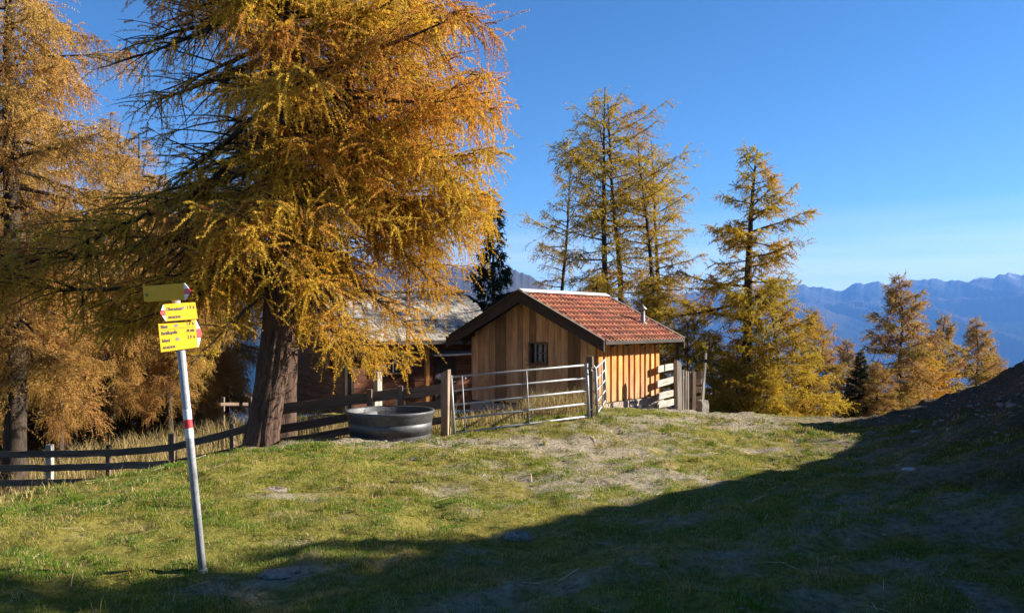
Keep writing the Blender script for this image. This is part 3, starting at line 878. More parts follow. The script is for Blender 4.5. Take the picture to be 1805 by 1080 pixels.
# --- larches behind the left fence
LL = [(105, 23.5, 330, 'dark stemmed larch second from the left edge behind the slat fence', 1.0, .70),
      (195, 27, 205, 'larch whose crown tip pokes into the sky gap at the upper left', 2.2, .8),
      (300, 26, 330, 'tan larch directly behind the yellow trail signs', 3.4, .8),
      (352, 30, 300, 'larch standing right of the trail signs in the dark wood', 4.6, .8),
      (398, 33, 330, 'thin larch by the blue gap left of the huge trunk', 5.5, .7),
      (245, 34, 240, 'farther larch seen between the crown tip larch and the signs', .5, .9),
      (-70, 23, 60, 'larch cut off by the left picture edge', 1.7, .9),
      (60, 30, 160, 'larch in the second row behind the far left larch', 2.9, .9)]
Hb = 16.8
for (px, Yd, top, lab, rot, wd) in LL:
    put(big, Hb, px, Yd, top, lab, None, rot, GL, wide=wd * 1.15)

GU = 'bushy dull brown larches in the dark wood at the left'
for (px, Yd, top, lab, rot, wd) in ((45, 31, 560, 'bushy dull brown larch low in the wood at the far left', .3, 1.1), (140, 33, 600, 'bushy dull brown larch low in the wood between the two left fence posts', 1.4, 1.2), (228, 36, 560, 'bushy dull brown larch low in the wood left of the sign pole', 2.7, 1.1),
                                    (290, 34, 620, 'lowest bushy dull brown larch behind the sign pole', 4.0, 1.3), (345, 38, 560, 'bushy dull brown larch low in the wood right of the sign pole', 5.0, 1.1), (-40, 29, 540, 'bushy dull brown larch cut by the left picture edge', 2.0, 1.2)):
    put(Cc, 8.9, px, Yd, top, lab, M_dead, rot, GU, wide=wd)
# --- spruces
def prof_s(f): return 1.9 * (1 - f) ** .85 + .1
geoS = grow(71, straight(9.6, .03, 4), np.linspace(.16, .01, 9), .6, 9.5, prof_s, 96, PAL_SPRUCE, pitch=(-24, 35), droop=.1, tip=.5, sub_m=8.0, sub_len=.36, twig_m=22, twig_len=(.14, .34),
            per=8, k=4, nl=.05, nw=.03, stem_w=.008, limb_r=.011, limb_sides=4, ring=8, trunk_seg=16, hang=.5)
S = put_first('spruce_tree', geoS, 9.6, 872, 36, 338, 'dark green spruce standing behind the shingled farmhouse roof', M_branch, M_green, .3, None, (0, 0), .85)
put(S, 9.6, 1516, 37, 618, 'small dark spruce among the russet larches', None, 2.0, None, wide=1.5)
put(S, 9.6, 1757, 58, 628, 'tiny dark spruce tip behind the shortest russet larch', None, 3.0, None, wide=1.0)

# ------------------------------------------------------------------ small cabin
U = np.array([-0.785, 0.62, 0]); Vv = np.array([0.62, 0.785, 0]); ZZ = np.array([0, 0, 1.0])
C0 = np.array([2.42, 23.0, EYE]); W = 4.7; L = 3.8
def cw(u, v, z): return C0 + U * u + Vv * v + ZZ * z          # z relative to the eye
ZB = -2.45; ZE = -0.45; SL = 1.44 / 2.93
OV = 0.58; SF, SB = -0.55, 4.35
def roof_z(u):  # top of roof
    return ZE + SL * (min(u, W - u) + OV)
cab = thing('small_cabin', (C0[0], C0[1], gz(C0[0], C0[1])), 'small wooden cabin with a red tiled gable roof and amber board side', 'cabin')
rs = np.random.RandomState(4)
# gable walls: vertical boards cut to the roof slope
def gable(name, v, outv, mat, win=None):
    m = MB(7)
    u = 0.0
    while u < W - .01:
        w = rs.uniform(.17, .27); u2 = min(W, u + w)
        if W - u2 < .1: u2 = W
        tone = rs.choice([.75, .9, 1.0, 1.1, 1.2]) * np.array([1, rs.uniform(.95, 1.03), rs.uniform(.9, 1.05)])
        if rs.rand() < .08: tone = tone * .42
        th = .028 + rs.uniform(0, .012)
        cuts = [(ZB, None)]
        a, b = u + .006, u2 - .006
        def top(uu): return roof_z(uu) - .16
        segs = [(ZB, -1)]
        if win and b > win[0] and a < win[1]:
            pieces = [(ZB, win[2]), (win[3], None)]
        else:
            pieces = [(ZB, None)]
        for (lo, hi) in pieces:
            pts = [(a, lo), (b, lo)]
            if hi is None:
                pts.append((b, top(b)))
                if a < W / 2 < b: pts.append((W / 2, top(W / 2)))
                pts.append((a, top(a)))
            else:
                pts += [(b, hi), (a, hi)]
            P = np.array([cw(x, v, z) for x, z in pts])
            off = rs.rand() * 30
            G = np.array([(z + off, x + off, 0) for x, z in pts] + [(z + off, x + off, th) for x, z in pts])
            m.prism(P, outv * th, tone, G)
        u = u2
    return m.build(name, mat, cab)
WIN = (1.72, 2.38, -1.22, -0.56)     # u0,u1,z0,z1 measured along the gable
gable('gable_wall', 0.0, -Vv, M_board, WIN)
gable('back_wall', L, Vv, M_board)
# lining behind the gaps
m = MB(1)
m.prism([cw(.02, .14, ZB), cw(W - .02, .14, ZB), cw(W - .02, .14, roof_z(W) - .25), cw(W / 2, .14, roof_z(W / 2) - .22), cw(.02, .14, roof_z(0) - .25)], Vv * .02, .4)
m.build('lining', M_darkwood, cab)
# side walls: board and batten with deep relief
for nm, uu, outv in (('side_wall', 0.0, -U), ('far_side_wall', W, U)):
    m = MB(12)
    back = MB(13)
    back.beam(cw(uu, 0, (ZB + .2 + ZE) / 2), cw(uu, L, (ZB + .2 + ZE) / 2), .03, (ZE - ZB - .2), tone=(.55, .5, .45))
    v = .02
    ztop = roof_z(0) - .13
    while v < L - .1:
        w = rs.uniform(.17, .25)
        v2 = min(v + w, L)
        tone = rs.uniform(.85, 1.15) * np.array([1, rs.uniform(.92, 1.06), rs.uniform(.85, 1.1)])
        m.beam(cw(uu, (v + v2) / 2, ZB + .17 - rs.rand() * .02) + outv * .05, cw(uu, (v + v2) / 2, ztop) + outv * .05, .07, v2 - v, up=Vv, seg=6, jit=.0015,
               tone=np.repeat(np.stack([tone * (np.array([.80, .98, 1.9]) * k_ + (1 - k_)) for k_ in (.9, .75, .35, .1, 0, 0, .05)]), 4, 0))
        v = v2 + rs.uniform(.11, .15)
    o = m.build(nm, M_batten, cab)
    back.build('backing_boards', M_batten, cab)
# base beam and stone footing
m = MB(3)
m.beam(cw(0, -.02, ZB + .02) - U * .06, cw(0, L + .15, ZB + .02) - U * .06, .12, .2, tone=(1.15, 1.05, 1.0), jit=.006, seg=4)
m.build('sill_beam', M_grey, cab)
m = MB(5)
for k in range(150):
    v = rs.uniform(-.15, L + .2); z = rs.uniform(-.32, -.1); s = rs.uniform(.04, .11)
    c = cw(0, v, ZB + z) - U * (rs.uniform(.0, .1) + .25 * (-.1 - z))
    q = rs.randn(8, 3) * .18 + np.array([(x, y, zz) for x in (-.7, .7) for y in (-.7, .7) for zz in (-.6, .6)])
    m.add(c + q * s, [[0, 1, 3, 2], [4, 6, 7, 5], [0, 4, 5, 1], [2, 3, 7, 6], [0, 2, 6, 4], [1, 5, 7, 3]], rs.uniform(.7, 1.5))
m.beam(cw(0, -.05, ZB - .26) + U * .1, cw(0, L + .1, ZB - .26) + U * .1, .3, .34, tone=.8)
m.beam(cw(0, 0.02, ZB - .26), cw(W, .02, ZB - .26), .3, .4, tone=.8)
m.build('stone_footing', M_stone, cab)
# roof deck + rafters
m = MB(6)
for sgn in (0, 1):
    e = -OV if sgn == 0 else W + OV
    r = W / 2
    P = [cw(e, SF + .04, roof_z(-OV) - .10), cw(r, SF + .04, roof_z(r) - .10), cw(r, SB, roof_z(r) - .10), cw(e, SB, roof_z(-OV) - .10)]
    m.prism(P, (0, 0, .05), .9)
    for v in np.arange(.15, SB, .85):
        m.beam(cw(e + (.03 if sgn == 0 else -.03), v, roof_z(-OV) - .17), cw(r, v, roof_z(r) - .17), .09, .12, tone=.9)
m.build('roof_deck', M_darkwood, cab)
# tiles
def tile_mat():
    m, nt, out = new_mat('clay_tiles')
    tn = N(nt, 'ShaderNodeAttribute', attribute_name='tone')
    tc = N(nt, 'ShaderNodeTexCoord')
    n1 = N(nt, 'ShaderNodeTexNoise', in_Scale=3.2, in_Detail=9.0, in_Roughness=.75)
    nt.links.new(tc.outputs['Object'], n1.inputs['Vector'])
    rp = ramp(nt, [(0.34, (.34, .33, .32)), (.47, (.95, .95, .95)), (.7, (1.3, 1.35, 1.4))])
    nt.links.new(n1.outputs[0], rp.inputs[0])
    c = mixc(nt, tn.outputs['Color'], rp.outputs[0], 1.0, 'MULTIPLY')
    b = N(nt, 'ShaderNodeBsdfPrincipled', in_Roughness=.8)
    nt.links.new(c, b.inputs['Base Color']); nt.links.new(b.outputs[0], out.inputs[0])
    return m
M_tile = tile_mat()
def tiles(side, rows=10, cols=23):
    rn = np.random.RandomState(9)
    V = []; Fq = []; Ct = []
    slope_len = 2.93
    e0 = -OV - .04 if side == 0 else W + OV + .04
    sg = 1 if side == 0 else -1
    na = 7
    for i in range(rows):
        for j in range(cols):
            v0 = SF + .12 + (SB - SF - .14) * j / cols; wv = (SB - SF - .14) / cols
            tone = np.array([.34, .098, .042]) * rn.uniform(.72, 1.22) * np.array([1, rn.uniform(.85, 1.25), rn.uniform(.8, 1.3)])
            if rn.rand() < .1: tone = tone * .6
            b = len(V)
            a0 = i / rows; a1 = (i + 1.12) / rows
            lift = rn.uniform(0, .012)
            for ai, a in enumerate((a0, a1)):
                for kk in range(na):
                    tt = kk / (na - 1)
                    hgt = .045 * math.sin(math.pi * min(1, tt * 1.55)) if tt < .65 else -.012 * math.sin(math.pi * (tt - .65) / .35)
                    run = a * (W / 2 + OV + .04)
                    u = e0 + sg * min(run, W / 2 + OV + .04)
                    z = ZE + SL * (run - .04) - .045 + (.062 + lift if ai == 0 else .012) + hgt
                    V.append(cw(u, v0 + wv * tt, z)); Ct.append(tone)
            for kk in range(na):   # butt edge of the tile
                tt = kk / (na - 1)
                hgt = .045 * math.sin(math.pi * min(1, tt * 1.55)) if tt < .65 else -.012 * math.sin(math.pi * (tt - .65) / .35)
                run = a0 * (W / 2 + OV + .04)
                V.append(cw(e0 + sg * run, v0 + wv * tt, ZE + SL * (run - .04) - .045 + .03 + lift + hgt)); Ct.append(tone * .8)
            for kk in range(na - 1):
                Fq.append([b + kk, b + kk + 1, b + na + kk + 1, b + na + kk])
                Fq.append([b + 2 * na + kk, b + 2 * na + kk + 1, b + kk + 1, b + kk])
    return V, Fq, Ct
V1, F1, C1 = tiles(0); V2, F2, C2 = tiles(1)
mesh_obj('roof', np.array(V1 + V2), F1 + [[i + len(V1) for i in f] for f in F2], M_tile, cab, np.array(C1 + C2))
# ridge cap, bargeboards
m = MB(8)
r = W / 2
for sgn in (-1, 1):
    m.prism([cw(r, SF - .04, roof_z(r) + .075), cw(r + sgn * .17, SF - .04, roof_z(r) - .01), cw(r + sgn * .17, SB + .02, roof_z(r) - .01), cw(r, SB + .02, roof_z(r) + .075)], (0, 0, .012), 1.0)
m.build('ridge_cap', M_tin, cab)
for vv, nm in ((SF, 'bargeboard'), (SB + .05, 'bargeboard')):
    for sgn in (0, 1):
        m = MB(9)
        e = -OV - .06 if sgn == 0 else W + OV + .06
        ze = roof_z(-OV) - .03
        P = [cw(e, vv, ze - .30), cw(e, vv, ze + .03), cw(r, vv, roof_z(r) + .03), cw(r, vv, roof_z(r) - .33)]
        m.prism(P, -Vv * .05, .95, np.array([(x, 0, z) for x, z in ((0, 0), (0, .3), (3.4, .3), (3.4, 0))] * 2))
        m.prism([cw(e, vv + .03, ze + .035), cw(r, vv + .03, roof_z(r) + .035), cw(r, vv + .03, roof_z(r) + .055), cw(e, vv + .03, ze + .055)], -Vv * .13, 2.6)
        o = m.build(nm, M_darkwood, cab)
# gutter board along the lit eave, purlins
m = MB(10)
m.beam(cw(-OV - .05, SF + .05, ZE - .075), cw(-OV - .05, SB, ZE - .075), .035, .10, tone=.8)
m.beam(cw(.06, SF + .06, ZE - .06 + SL * OV - .1), cw(.06, SB, ZE - .06 + SL * OV - .1), .14, .16, tone=.8)
m.beam(cw(W - .06, SF + .06, ZE - .06 + SL * OV - .1), cw(W - .06, SB, ZE - .06 + SL * OV - .1), .14, .16, tone=.8)
m.build('eave_board', M_darkwood, cab)
m = MB(11)
pc = cw(-OV + .12, SB - .12, 0)
m.beam((pc[0], pc[1], EYE + ZE - .05), (pc[0], pc[1], EYE - 1.35), .10, .10, tone=.7, jit=.003)
m.build('corner_post', M_darkwood, cab)
# window
fr = MB(14)
u0, u1, z0, z1 = WIN
for a, b_, w, h in (((u0, z0), (u1, z0), .06, .05), ((u0, z1), (u1, z1), .06, .05)):
    fr.beam(cw(a[0], -.0, a[1]), cw(b_[0], -.0, b_[1]), .12, .05, tone=.35)
for uu in (u0, u1): fr.beam(cw(uu, 0, z0), cw(uu, 0, z1), .05, .12, up=Vv, tone=.35)
wf = fr.build('window', M_board, cab)
sa = MB(15)
iu0, iu1 = u0 + .02, u1 - .22
for uu in (iu0 + .02, (iu0 + iu1) / 2, iu1): sa.beam(cw(uu, .045, z0 + .03), cw(uu, .045, z1 - .03), .035, .035, up=Vv, tone=.8)
for zz in (z0 + .05, (z0 + z1) / 2, z1 - .05): sa.beam(cw(iu0, .043, zz), cw(iu1, .043, zz), .04, .035, tone=.8)
sa.build('sash', M_log, wf)
gp = MB(16)
gp.prism([cw(u0, .075, z0), cw(u1, .075, z0), cw(u1, .075, z1), cw(u0, .075, z1)], Vv * .012, 1.0)
gp.build('pane', M_glass, wf)
sl = MB(17); sl.beam(cw(u0 - .05, -.06, z0 - .035), cw(u1 + .05, -.06, z0 - .035), .14, .035, tone=.45); sl.build('sill', M_board, wf)
# chimney pipe
cu, cv = .38, 3.45
zc = roof_z(cu)
ch = MB(18)
cc = cw(cu, cv, zc)
ch.lathe([(.07, -.1), (.07, .40), (.06, .40), (.06, .3)], cc, 20)
ch.lathe([(.15, -.02), (.10, .05), (.086, .06)], cc, 20)
chim = ch.build('chimney', M_pipe, cab, True)
cp = MB(19); cp.lathe([(.05, .38), (.05, .45), (.14, .45), (.14, .47), (.03, .58), (.0, .63)], cc, 20); cp.build('chimney_cap', M_pipe, chim, True)

# ------------------------------------------------------------------ farmhouse behind
E = np.array([0.866, 0.5, 0]); NI = np.array([-0.5, 0.866, 0])
H0 = np.array([-5.92, 28.39, EYE])
def hw(e, n, z): return H0 + E * e + NI * n + ZZ * z
HB = -3.3; HE = -0.56; HW = 7.0; HL = 6.0
HSL = 1.88 / 4.1
def hroof(n): return HE + HSL * (min(n, HW - n) + .6)
def e_of(px):  # photo column -> distance along the long wall
    k = (px - CX) / F
    return (k * H0[1] - H0[0]) / (E[0] - k * E[1])
fh = thing('farmhouse', (H0[0], H0[1], gz(H0[0], H0[1])), 'dark log farmhouse with a silvery shingle roof behind the huge larch', 'house')
rs = np.random.RandomState(14)
m = MB(21)
z = HB
while z < HE + .15:       # long wall of squared logs
    m.beam(hw(0, .09, z + .1), hw(HL, .09, z + .1), .18, .19, tone=rs.uniform(.7, 1.2), jit=.006, seg=6)
    z += .195
m.build('long_wall', M_redwood, fh)
m = MB(22)
z = HB; k = 0
while z < hroof(HW / 2) - .25:
    n0 = max(.1, (z + .1 - HE) / HSL - .6 + .12) if z > HE else .0
    if HW - 2 * n0 > .2:
        m.beam(hw(.09, n0, z + .1), hw(.09, HW - n0, z + .1), .18, .185, tone=rs.uniform(.75, 1.2), jit=.006, seg=5)
        m.beam(hw(HL - .09, n0, z + .1), hw(HL - .09, HW - n0, z + .1), .18, .185, tone=rs.uniform(.75, 1.2), jit=.006, seg=5)
    z += .195
m.build('gable_wall', M_log, fh)
m = MB(23)
for e in (-.02, .22): m.beam(hw(e, -.03, HB), hw(e, -.03, HE + .1), .12, .10, up=E, tone=.7)
m.build('corner_boards', M_darkwood, fh)
m = MB(24); m.beam(hw(.1, HW - .1, HB + 1.2), hw(HL - .1, HW - .1, HB + 1.2), .2, 3.6, tone=.9); m.build('back_wall', M_log, fh)
# roof
m = MB(25)
for sgn in (0, 1):
    e_ = -.6 if sgn == 0 else HW + .6
    r = HW / 2
    P = [hw(-.75, e_, hroof(-.6) - .12), hw(-.75, r, hroof(r) - .12), hw(HL + .35, r, hroof(r) - .12), hw(HL + .35, e_, hroof(-.6) - .12)]
    m.prism(P, (0, 0, .09), .9)
m.beam(hw(-.74, -.62, HE - .1), hw(HL + .35, -.62, HE - .1), .05, .17, tone=(1.6, 1.7, 2.0))
m.build('roof_deck', M_darkwood, fh)
V = []; Fq = []; Ct = []; Gg = []
rows = 22
slp = math.hypot(HW / 2 + .6, HSL * (HW / 2 + .6))
for sgn in (0, 1):
    for i in range(rows + 1):
        e = -.78
        while e < HL + .36:
            w = rs.uniform(.12, .24)
            n0 = -.66 + (HW / 2 + .64) * i / rows; n1 = n0 + (HW / 2 + .64) / rows * 1.5
            n1 = min(n1, HW / 2 + .02)
            t = rs.uniform(.6, 1.25) * np.array([1, rs.uniform(.97, 1.02), rs.uniform(.93, 1.03)])
            if rs.rand() < .07: t = t * .4
            lift = rs.uniform(.015, .045)
            b = len(V); off = rs.rand() * 20
            f = (lambda n: n) if sgn == 0 else (lambda n: HW - n)
            dn = rs.uniform(-.03, .03)
            zz0 = HE + HSL * (n0 + dn + .6); zz1 = HE + HSL * (n1 + .6)
            for (ee, nn, zz) in ((e, n0 + dn, zz0 + lift), (e + w - .01, n0 + dn, zz0 + lift * rs.uniform(.7, 1.2)), (e + w - .01, n1, zz1 - .01), (e, n1, zz1 - .01),
                                 (e, n0 + dn, zz0 - .02), (e + w - .01, n0 + dn, zz0 - .02)):
                V.append(hw(ee, f(nn), zz)); Ct.append(t); Gg.append((nn + off, ee + off, 0))
            Fq += [[b, b + 1, b + 2, b + 3], [b + 4, b + 5, b + 1, b]]
            e += w
mesh_obj('roof', np.array(V), Fq, M_shingle, fh, np.array(Ct), np.array(Gg))
m = MB(26); m.beam(hw(-.8, HW / 2, hroof(HW / 2) + .05), hw(HL + .4, HW / 2, hroof(HW / 2) + .05), .28, .05, tone=.9, jit=.004, seg=5); m.build('ridge_board', M_shingle, fh)
for e_ in (-.78, HL + .36):
    for sgn in (0, 1):
        m = MB(27)
        n_ = -.62 if sgn == 0 else HW + .62
        m.beam(hw(e_, n_, hroof(-.6) - .1), hw(e_, HW / 2, hroof(HW / 2) - .1), .04, .18, tone=.8)
        m.build('bargeboard', M_darkwood, fh)
# window on the long wall with shutters
ew = e_of(692)
def window_on(fn, w, h, zc, mats, shut=True):
    mm = MB(31)
    for s in (-1, 1): mm.beam(fn(s * w / 2, .0, zc - h / 2), fn(s * w / 2, .0, zc + h / 2), .07, .07, up=E, tone=.9)
    for s in (-1, 1): mm.beam(fn(-w / 2, .0, zc + s * h / 2), fn(w / 2, 0, zc + s * h / 2), .07, .07, tone=.9)
    f = mm.build('window', M_shutter, fh)
    p = MB(32); p.prism([fn(-w / 2, .03, zc - h / 2), fn(w / 2, .03, zc - h / 2), fn(w / 2, .03, zc + h / 2), fn(-w / 2, .03, zc + h / 2)], (fn(0, .04, 0) - fn(0, .03, 0)), 1); p.build('pane', M_glass, f)
    p = MB(33); p.beam(fn(0, .01, zc - h / 2 + .04), fn(0, .01, zc + h / 2 - .04), .03, .03, up=E); p.beam(fn(-w / 2 + .04, .008, zc), fn(w / 2 - .04, .008, zc), .03, .025); p.build('sash', M_white, f)
    if shut:
        for s in (-1, 1):
            q = MB(34)
            for kx in range(3):
                xx = s * (w / 2 + .10 + kx * .12)
                q.beam(fn(xx, -.03, zc - h / 2 - .02), fn(xx, -.03, zc + h / 2 + .02), .115, .03, up=np.cross(fn(1, 0, 0) - fn(0, 0, 0), ZZ), tone=rs.uniform(.85, 1.15))
            for zz in (-.3, .3): q.beam(fn(s * (w / 2 + .05), -.055, zc + zz * h), fn(s * (w / 2 + .39), -.055, zc + zz * h), .02, .07, tone=.8)
            q.build('shutter', M_shutter, fh)
window_on(lambda a, d, z: hw(ew + a, d - .07, z), .62, .78, -1.42, None)
en = 2.2
window_on(lambda a, d, z: hw(d - .07, en + a, z), .5, .85, -1.35, None)
# porch: post, lintel, canopy edge board, door
ep = e_of(748)
m = MB(41)
m.beam(hw(ep, -.25, HB), hw(ep, -.25, HE - .1), .14, .14, up=E, tone=1.0)
m.build('porch_post', M_batten, fh)
ec0, ec1 = e_of(757), e_of(838)
m = MB(42)
m.beam(hw(ec0, -.42, -1.17), hw(HL - .05, -.42, -1.12), .05, .07, tone=1.7)
m.prism([hw(ec0, -.40, -1.19), hw(HL - .05, -.40, -1.14), hw(HL - .05, 0, -1.02), hw(ec0, 0, -1.07)], (0, 0, .03), .8)
m.build('canopy', M_grey, fh)
m = MB(43)
ed = e_of(785)
for kx in range(5): m.beam(hw(ed - .36 + kx * .18, -.02, HB), hw(ed - .36 + kx * .18, -.02, -1.25), .03, .17, up=E, tone=rs.uniform(.6, .9))
dr = m.build('door', M_darkwood, fh)
m = MB(44); m.tube([hw(ed + .36, -.05, -2.2), hw(ed + .36, -.12, -2.2), hw(ed + .28, -.12, -2.2)], .014, 6); m.build('handle', M_steel, dr)
m = MB(45)
lc = at(776, 664, 27.9)
m.lathe([(0, -.11), (.07, -.09), (.12, -.03), (.12, .03), (.07, .09), (0, .11)], lc, 16)
lamp_obj = m.build('round_white_disc', M_white, None, True)  # the round white porch lamp, plain white and giving no light
lamp_obj.name = 'porch_lamp'
tag(lamp_obj, 'small white round bowl hung in the dark porch behind the fence', 'lamp')

# ------------------------------------------------------------------ fences
def post_geo(m, p, h, w, tone, lean=(0, 0), d=None):
    top = p + np.array([lean[0], lean[1], h])
    m.beam(p - np.array([0, 0, .15]), top, w, d or w, up=(0.2, 1, 0), tone=tone, jit=.004, seg=3, slant=.0)
# left fence: from the left picture edge up to the big trunk
lf = [(-60, 17.9, 800, 825, 851), (85, 17.4, 800, 824, 850), (190, 17.0, 798, 822, 848), (302, 16.5, 789, 817, 848), (408, 16.1, 763, 796, 830), (470, 15.9, 742, 775, 808)]
b = on(190, 17.0)
fl = thing('slat_fence', b, 'dark two and three rail slat fence running left of the huge larch', 'fence')
for k, (px, Yd, a, b_, c) in enumerate(lf):
    m = MB(50 + k)
    x = gx(px, Yd); zt = EYE + (HY - a) / F * Yd + .14
    zb = min(gz(x, Yd), zt - .9)
    m.beam((x, Yd + .05, zb - .2), (x, Yd + .05, zt + [0, .06, .03, .15, .05, .0][k]), .12 if k in (1, 3) else .08, .12, up=(0, 1, 0), tone=1.3, jit=.004, seg=3)
    m.build('post', M_grey if k == 1 else M_fence, fl)
for row in (2, 3, 4):
    for k in range(len(lf) - 1):
        m = MB(60 + row * 10 + k)
        p = at(lf[k][0], lf[k][row], lf[k][1] - .05); q = at(lf[k + 1][0], lf[k + 1][row], lf[k + 1][1] - .05)
        m.beam(p - (q - p) * .02, q + (q - p) * .015, .035, .145, jit=.006, seg=6)
        m.build('rail', M_fence, fl)
# right stretch: big trunk to gate post
rf = [(490, 15.9, 722, 757, 780), (520, 15.95, 714, 742, 767), (652, 16.15, 700, 728, 752), (706, 16.2, 694, 722, 746), (784, 16.3, 685, 712, 740)]
fr_ = thing('slat_fence', on(706, 16.2), 'dark three rail board fence between the huge larch and the gate post', 'fence')
for k, (px, Yd, a, b_, c) in enumerate(rf[2:4]):
    m = MB(80 + k); x = gx(px, Yd)
    m.beam((x, Yd - .07, gz(x, Yd) - .2), (x, Yd - .07, EYE + (HY - a) / F * Yd + .17), .10, .09, up=(0, 1, 0), tone=1.1, jit=.003, seg=2)
    m.build('post', M_fence, fr_)
for row, hgt in ((2, .21), (3, .17), (4, .15)):
    for k in (0, 2):
        m = MB(84 + row * 3 + k)
        p = at(rf[k][0], rf[k][row], rf[k][1]); q = at(rf[k + 2][0] if k == 0 else rf[4][0], rf[k + 2 if k == 0 else 4][row], rf[k + 2 if k == 0 else 4][1])
        m.beam(p, q + (q - p) * .01, .035, hgt, jit=.006, seg=6)
        m.build('rail', M_fence, fr_)
# low posts in the farmyard behind
for px, Yd, top, w, lab in ((665, 20.5, 655, .17, 'pale broad topped yard post behind the board fence'), (660, 18.2, 695, .10, 'short sunlit stake just behind the board fence, above the tub'),
                            (700, 18.6, 692, .11, 'sunlit stake behind the middle post of the board fence')):
    p = on(px, Yd); m = MB(int(px))
    h = EYE + (HY - top) / F * Yd - p[2]
    m.beam(p - np.array([0, 0, .1]), p + np.array([0.02, 0, h]), w * .8, w, up=(.5, .8, 0), tone=1.2, jit=.005, seg=3)
    o = m.build('wooden_post', M_grey); tag(o, lab, 'post', 'stakes in the farmyard')
# pale rail in the wood by the blue gap
m = MB(97)
p = at(388, 712, 24); q = at(445, 712, 25)
rl = thing('rail_fence', on(415, 24.5), 'short single rail fence in the wood left of the huge trunk', 'fence')
m.beam(p, q, .05, .09, tone=.8, jit=.004, seg=3); m.build('rail', M_log, rl)
for px in (392, 440):
    m = MB(px); x = gx(px, 24.6); zt = EYE + (HY - 700) / F * 24.6
    m.beam((x, 24.65, gz(x, 24.6) - .1), (x, 24.65, zt), .09, .09, tone=.7); m.build('post', M_log, rl)

# ------------------------------------------------------------------ gates
gp1 = on(786, 16.3)
m = MB(101)
zt = EYE + (HY - 655) / F * 16.3
P = np.array([gp1[0], 16.3, gp1[2] - .2])
d1 = np.array([.93, -.37, 0]) ; d2 = np.array([.37, .93, 0])
w = .155
prof = [P - d1 * w / 2, P + d1 * w / 2, P + d1 * w / 2 + ZZ * (zt + .05 - P[2]), P - d1 * w / 2 + ZZ * (zt - .03 - P[2])]
m.prism(np.array(prof) - d2 * .07, d2 * .14, 1.25, np.array([(p[2], p[0] * 1.0, 0) for p in prof] * 2))
o = m.build('gate_post', M_log); tag(o, 'square weathered post with a slanted top at the left end of the long metal gate', 'post', 'gate posts')
gp2 = on(1038, 17.35)
m = MB(102)
zt2 = EYE + (HY - 628) / F * 17.35
m.beam((gp2[0] + .05, 17.42, gp2[2] - .2), (gp2[0] + .03, 17.42, zt2), .13, .13, up=(.35, .93, 0), tone=1.0, jit=.003, seg=3)
o = m.build('gate_post', M_fence); tag(o, 'dark post between the two metal gates in front of the cabin corner', 'post', 'gate posts')
GG = 'galvanised field gates'
def field_gate(tl, tr, bl, br, uprights, label, latch=True):
    b = (np.array(bl) + np.array(br)) / 2
    g_ = thing('field_gate', (b[0], b[1], gz(b[0], b[1])), label, 'gate', GG)
    tl, tr, bl, br = map(np.array, (tl, tr, bl, br))
    for k in range(5):
        t = k / 4
        m = MB(k); a = tl + (bl - tl) * t; c = tr + (br - tr) * t
        m.tube([a, a + (c - a) * .5, c], .021, 10); m.build('rail', M_steel, g_, True)
    for (a, c, r_) in ((tl, bl, .028), (tr, br, .034)):
        m = MB(3); dz = (a - c) / np.linalg.norm(a - c)
        m.tube([a + dz * .03, c - dz * .03], r_, 10); m.build('stile', M_steel, g_, True)
    for t in uprights:
        m = MB(4); a = tl + (tr - tl) * t; c = bl + (br - bl) * t
        off = np.cross(tr - tl, ZZ); off = off / np.linalg.norm(off) * .024
        m.tube([a + off, c + off], .013, 8); m.build('upright', M_steel, g_, True)
    if latch:
        m = MB(5); c = tl + (tr - tl) * .10 - ZZ * .03
        m.lathe([(.0, -.05), (.018, -.04), (.018, 0)], c, 8); m.build('latch', M_steel, g_)
        for t in (.12, .88):
            m = MB(6); c = tr + (br - tr) * t
            m.tube([c, c + np.array([.10, .05, 0])], .02, 8); m.build('hinge', M_darkwood, g_)
    return g_
field_gate(at(795, 664, 16.35), at(1034, 643, 17.25), at(801, 763, 16.3), at(1038, 733, 17.25), (.075, .54), 'long five rail galvanised gate crossing in front of the cabin')
field_gate(at(1050, 649, 17.4), at(1065.5, 634, 19.5), at(1053, 727, 17.4), at(1067, 706, 19.5), (.5,), 'short galvanised gate swung back against the amber side wall', False)
m = MB(103)
c = at(1046, 645, 17.3)
pts = [c + np.array([.05 * math.sin(t * 6) , -.05 - .02 * math.cos(t * 5), -.35 * math.sin(t * math.pi) * .4 + .02]) for t in np.linspace(0, 1, 12)]
m.tube(pts, .012, 6); o = m.build('chain', M_steel); tag(o, 'small steel chain tied round the dark post between both gates', 'chain')

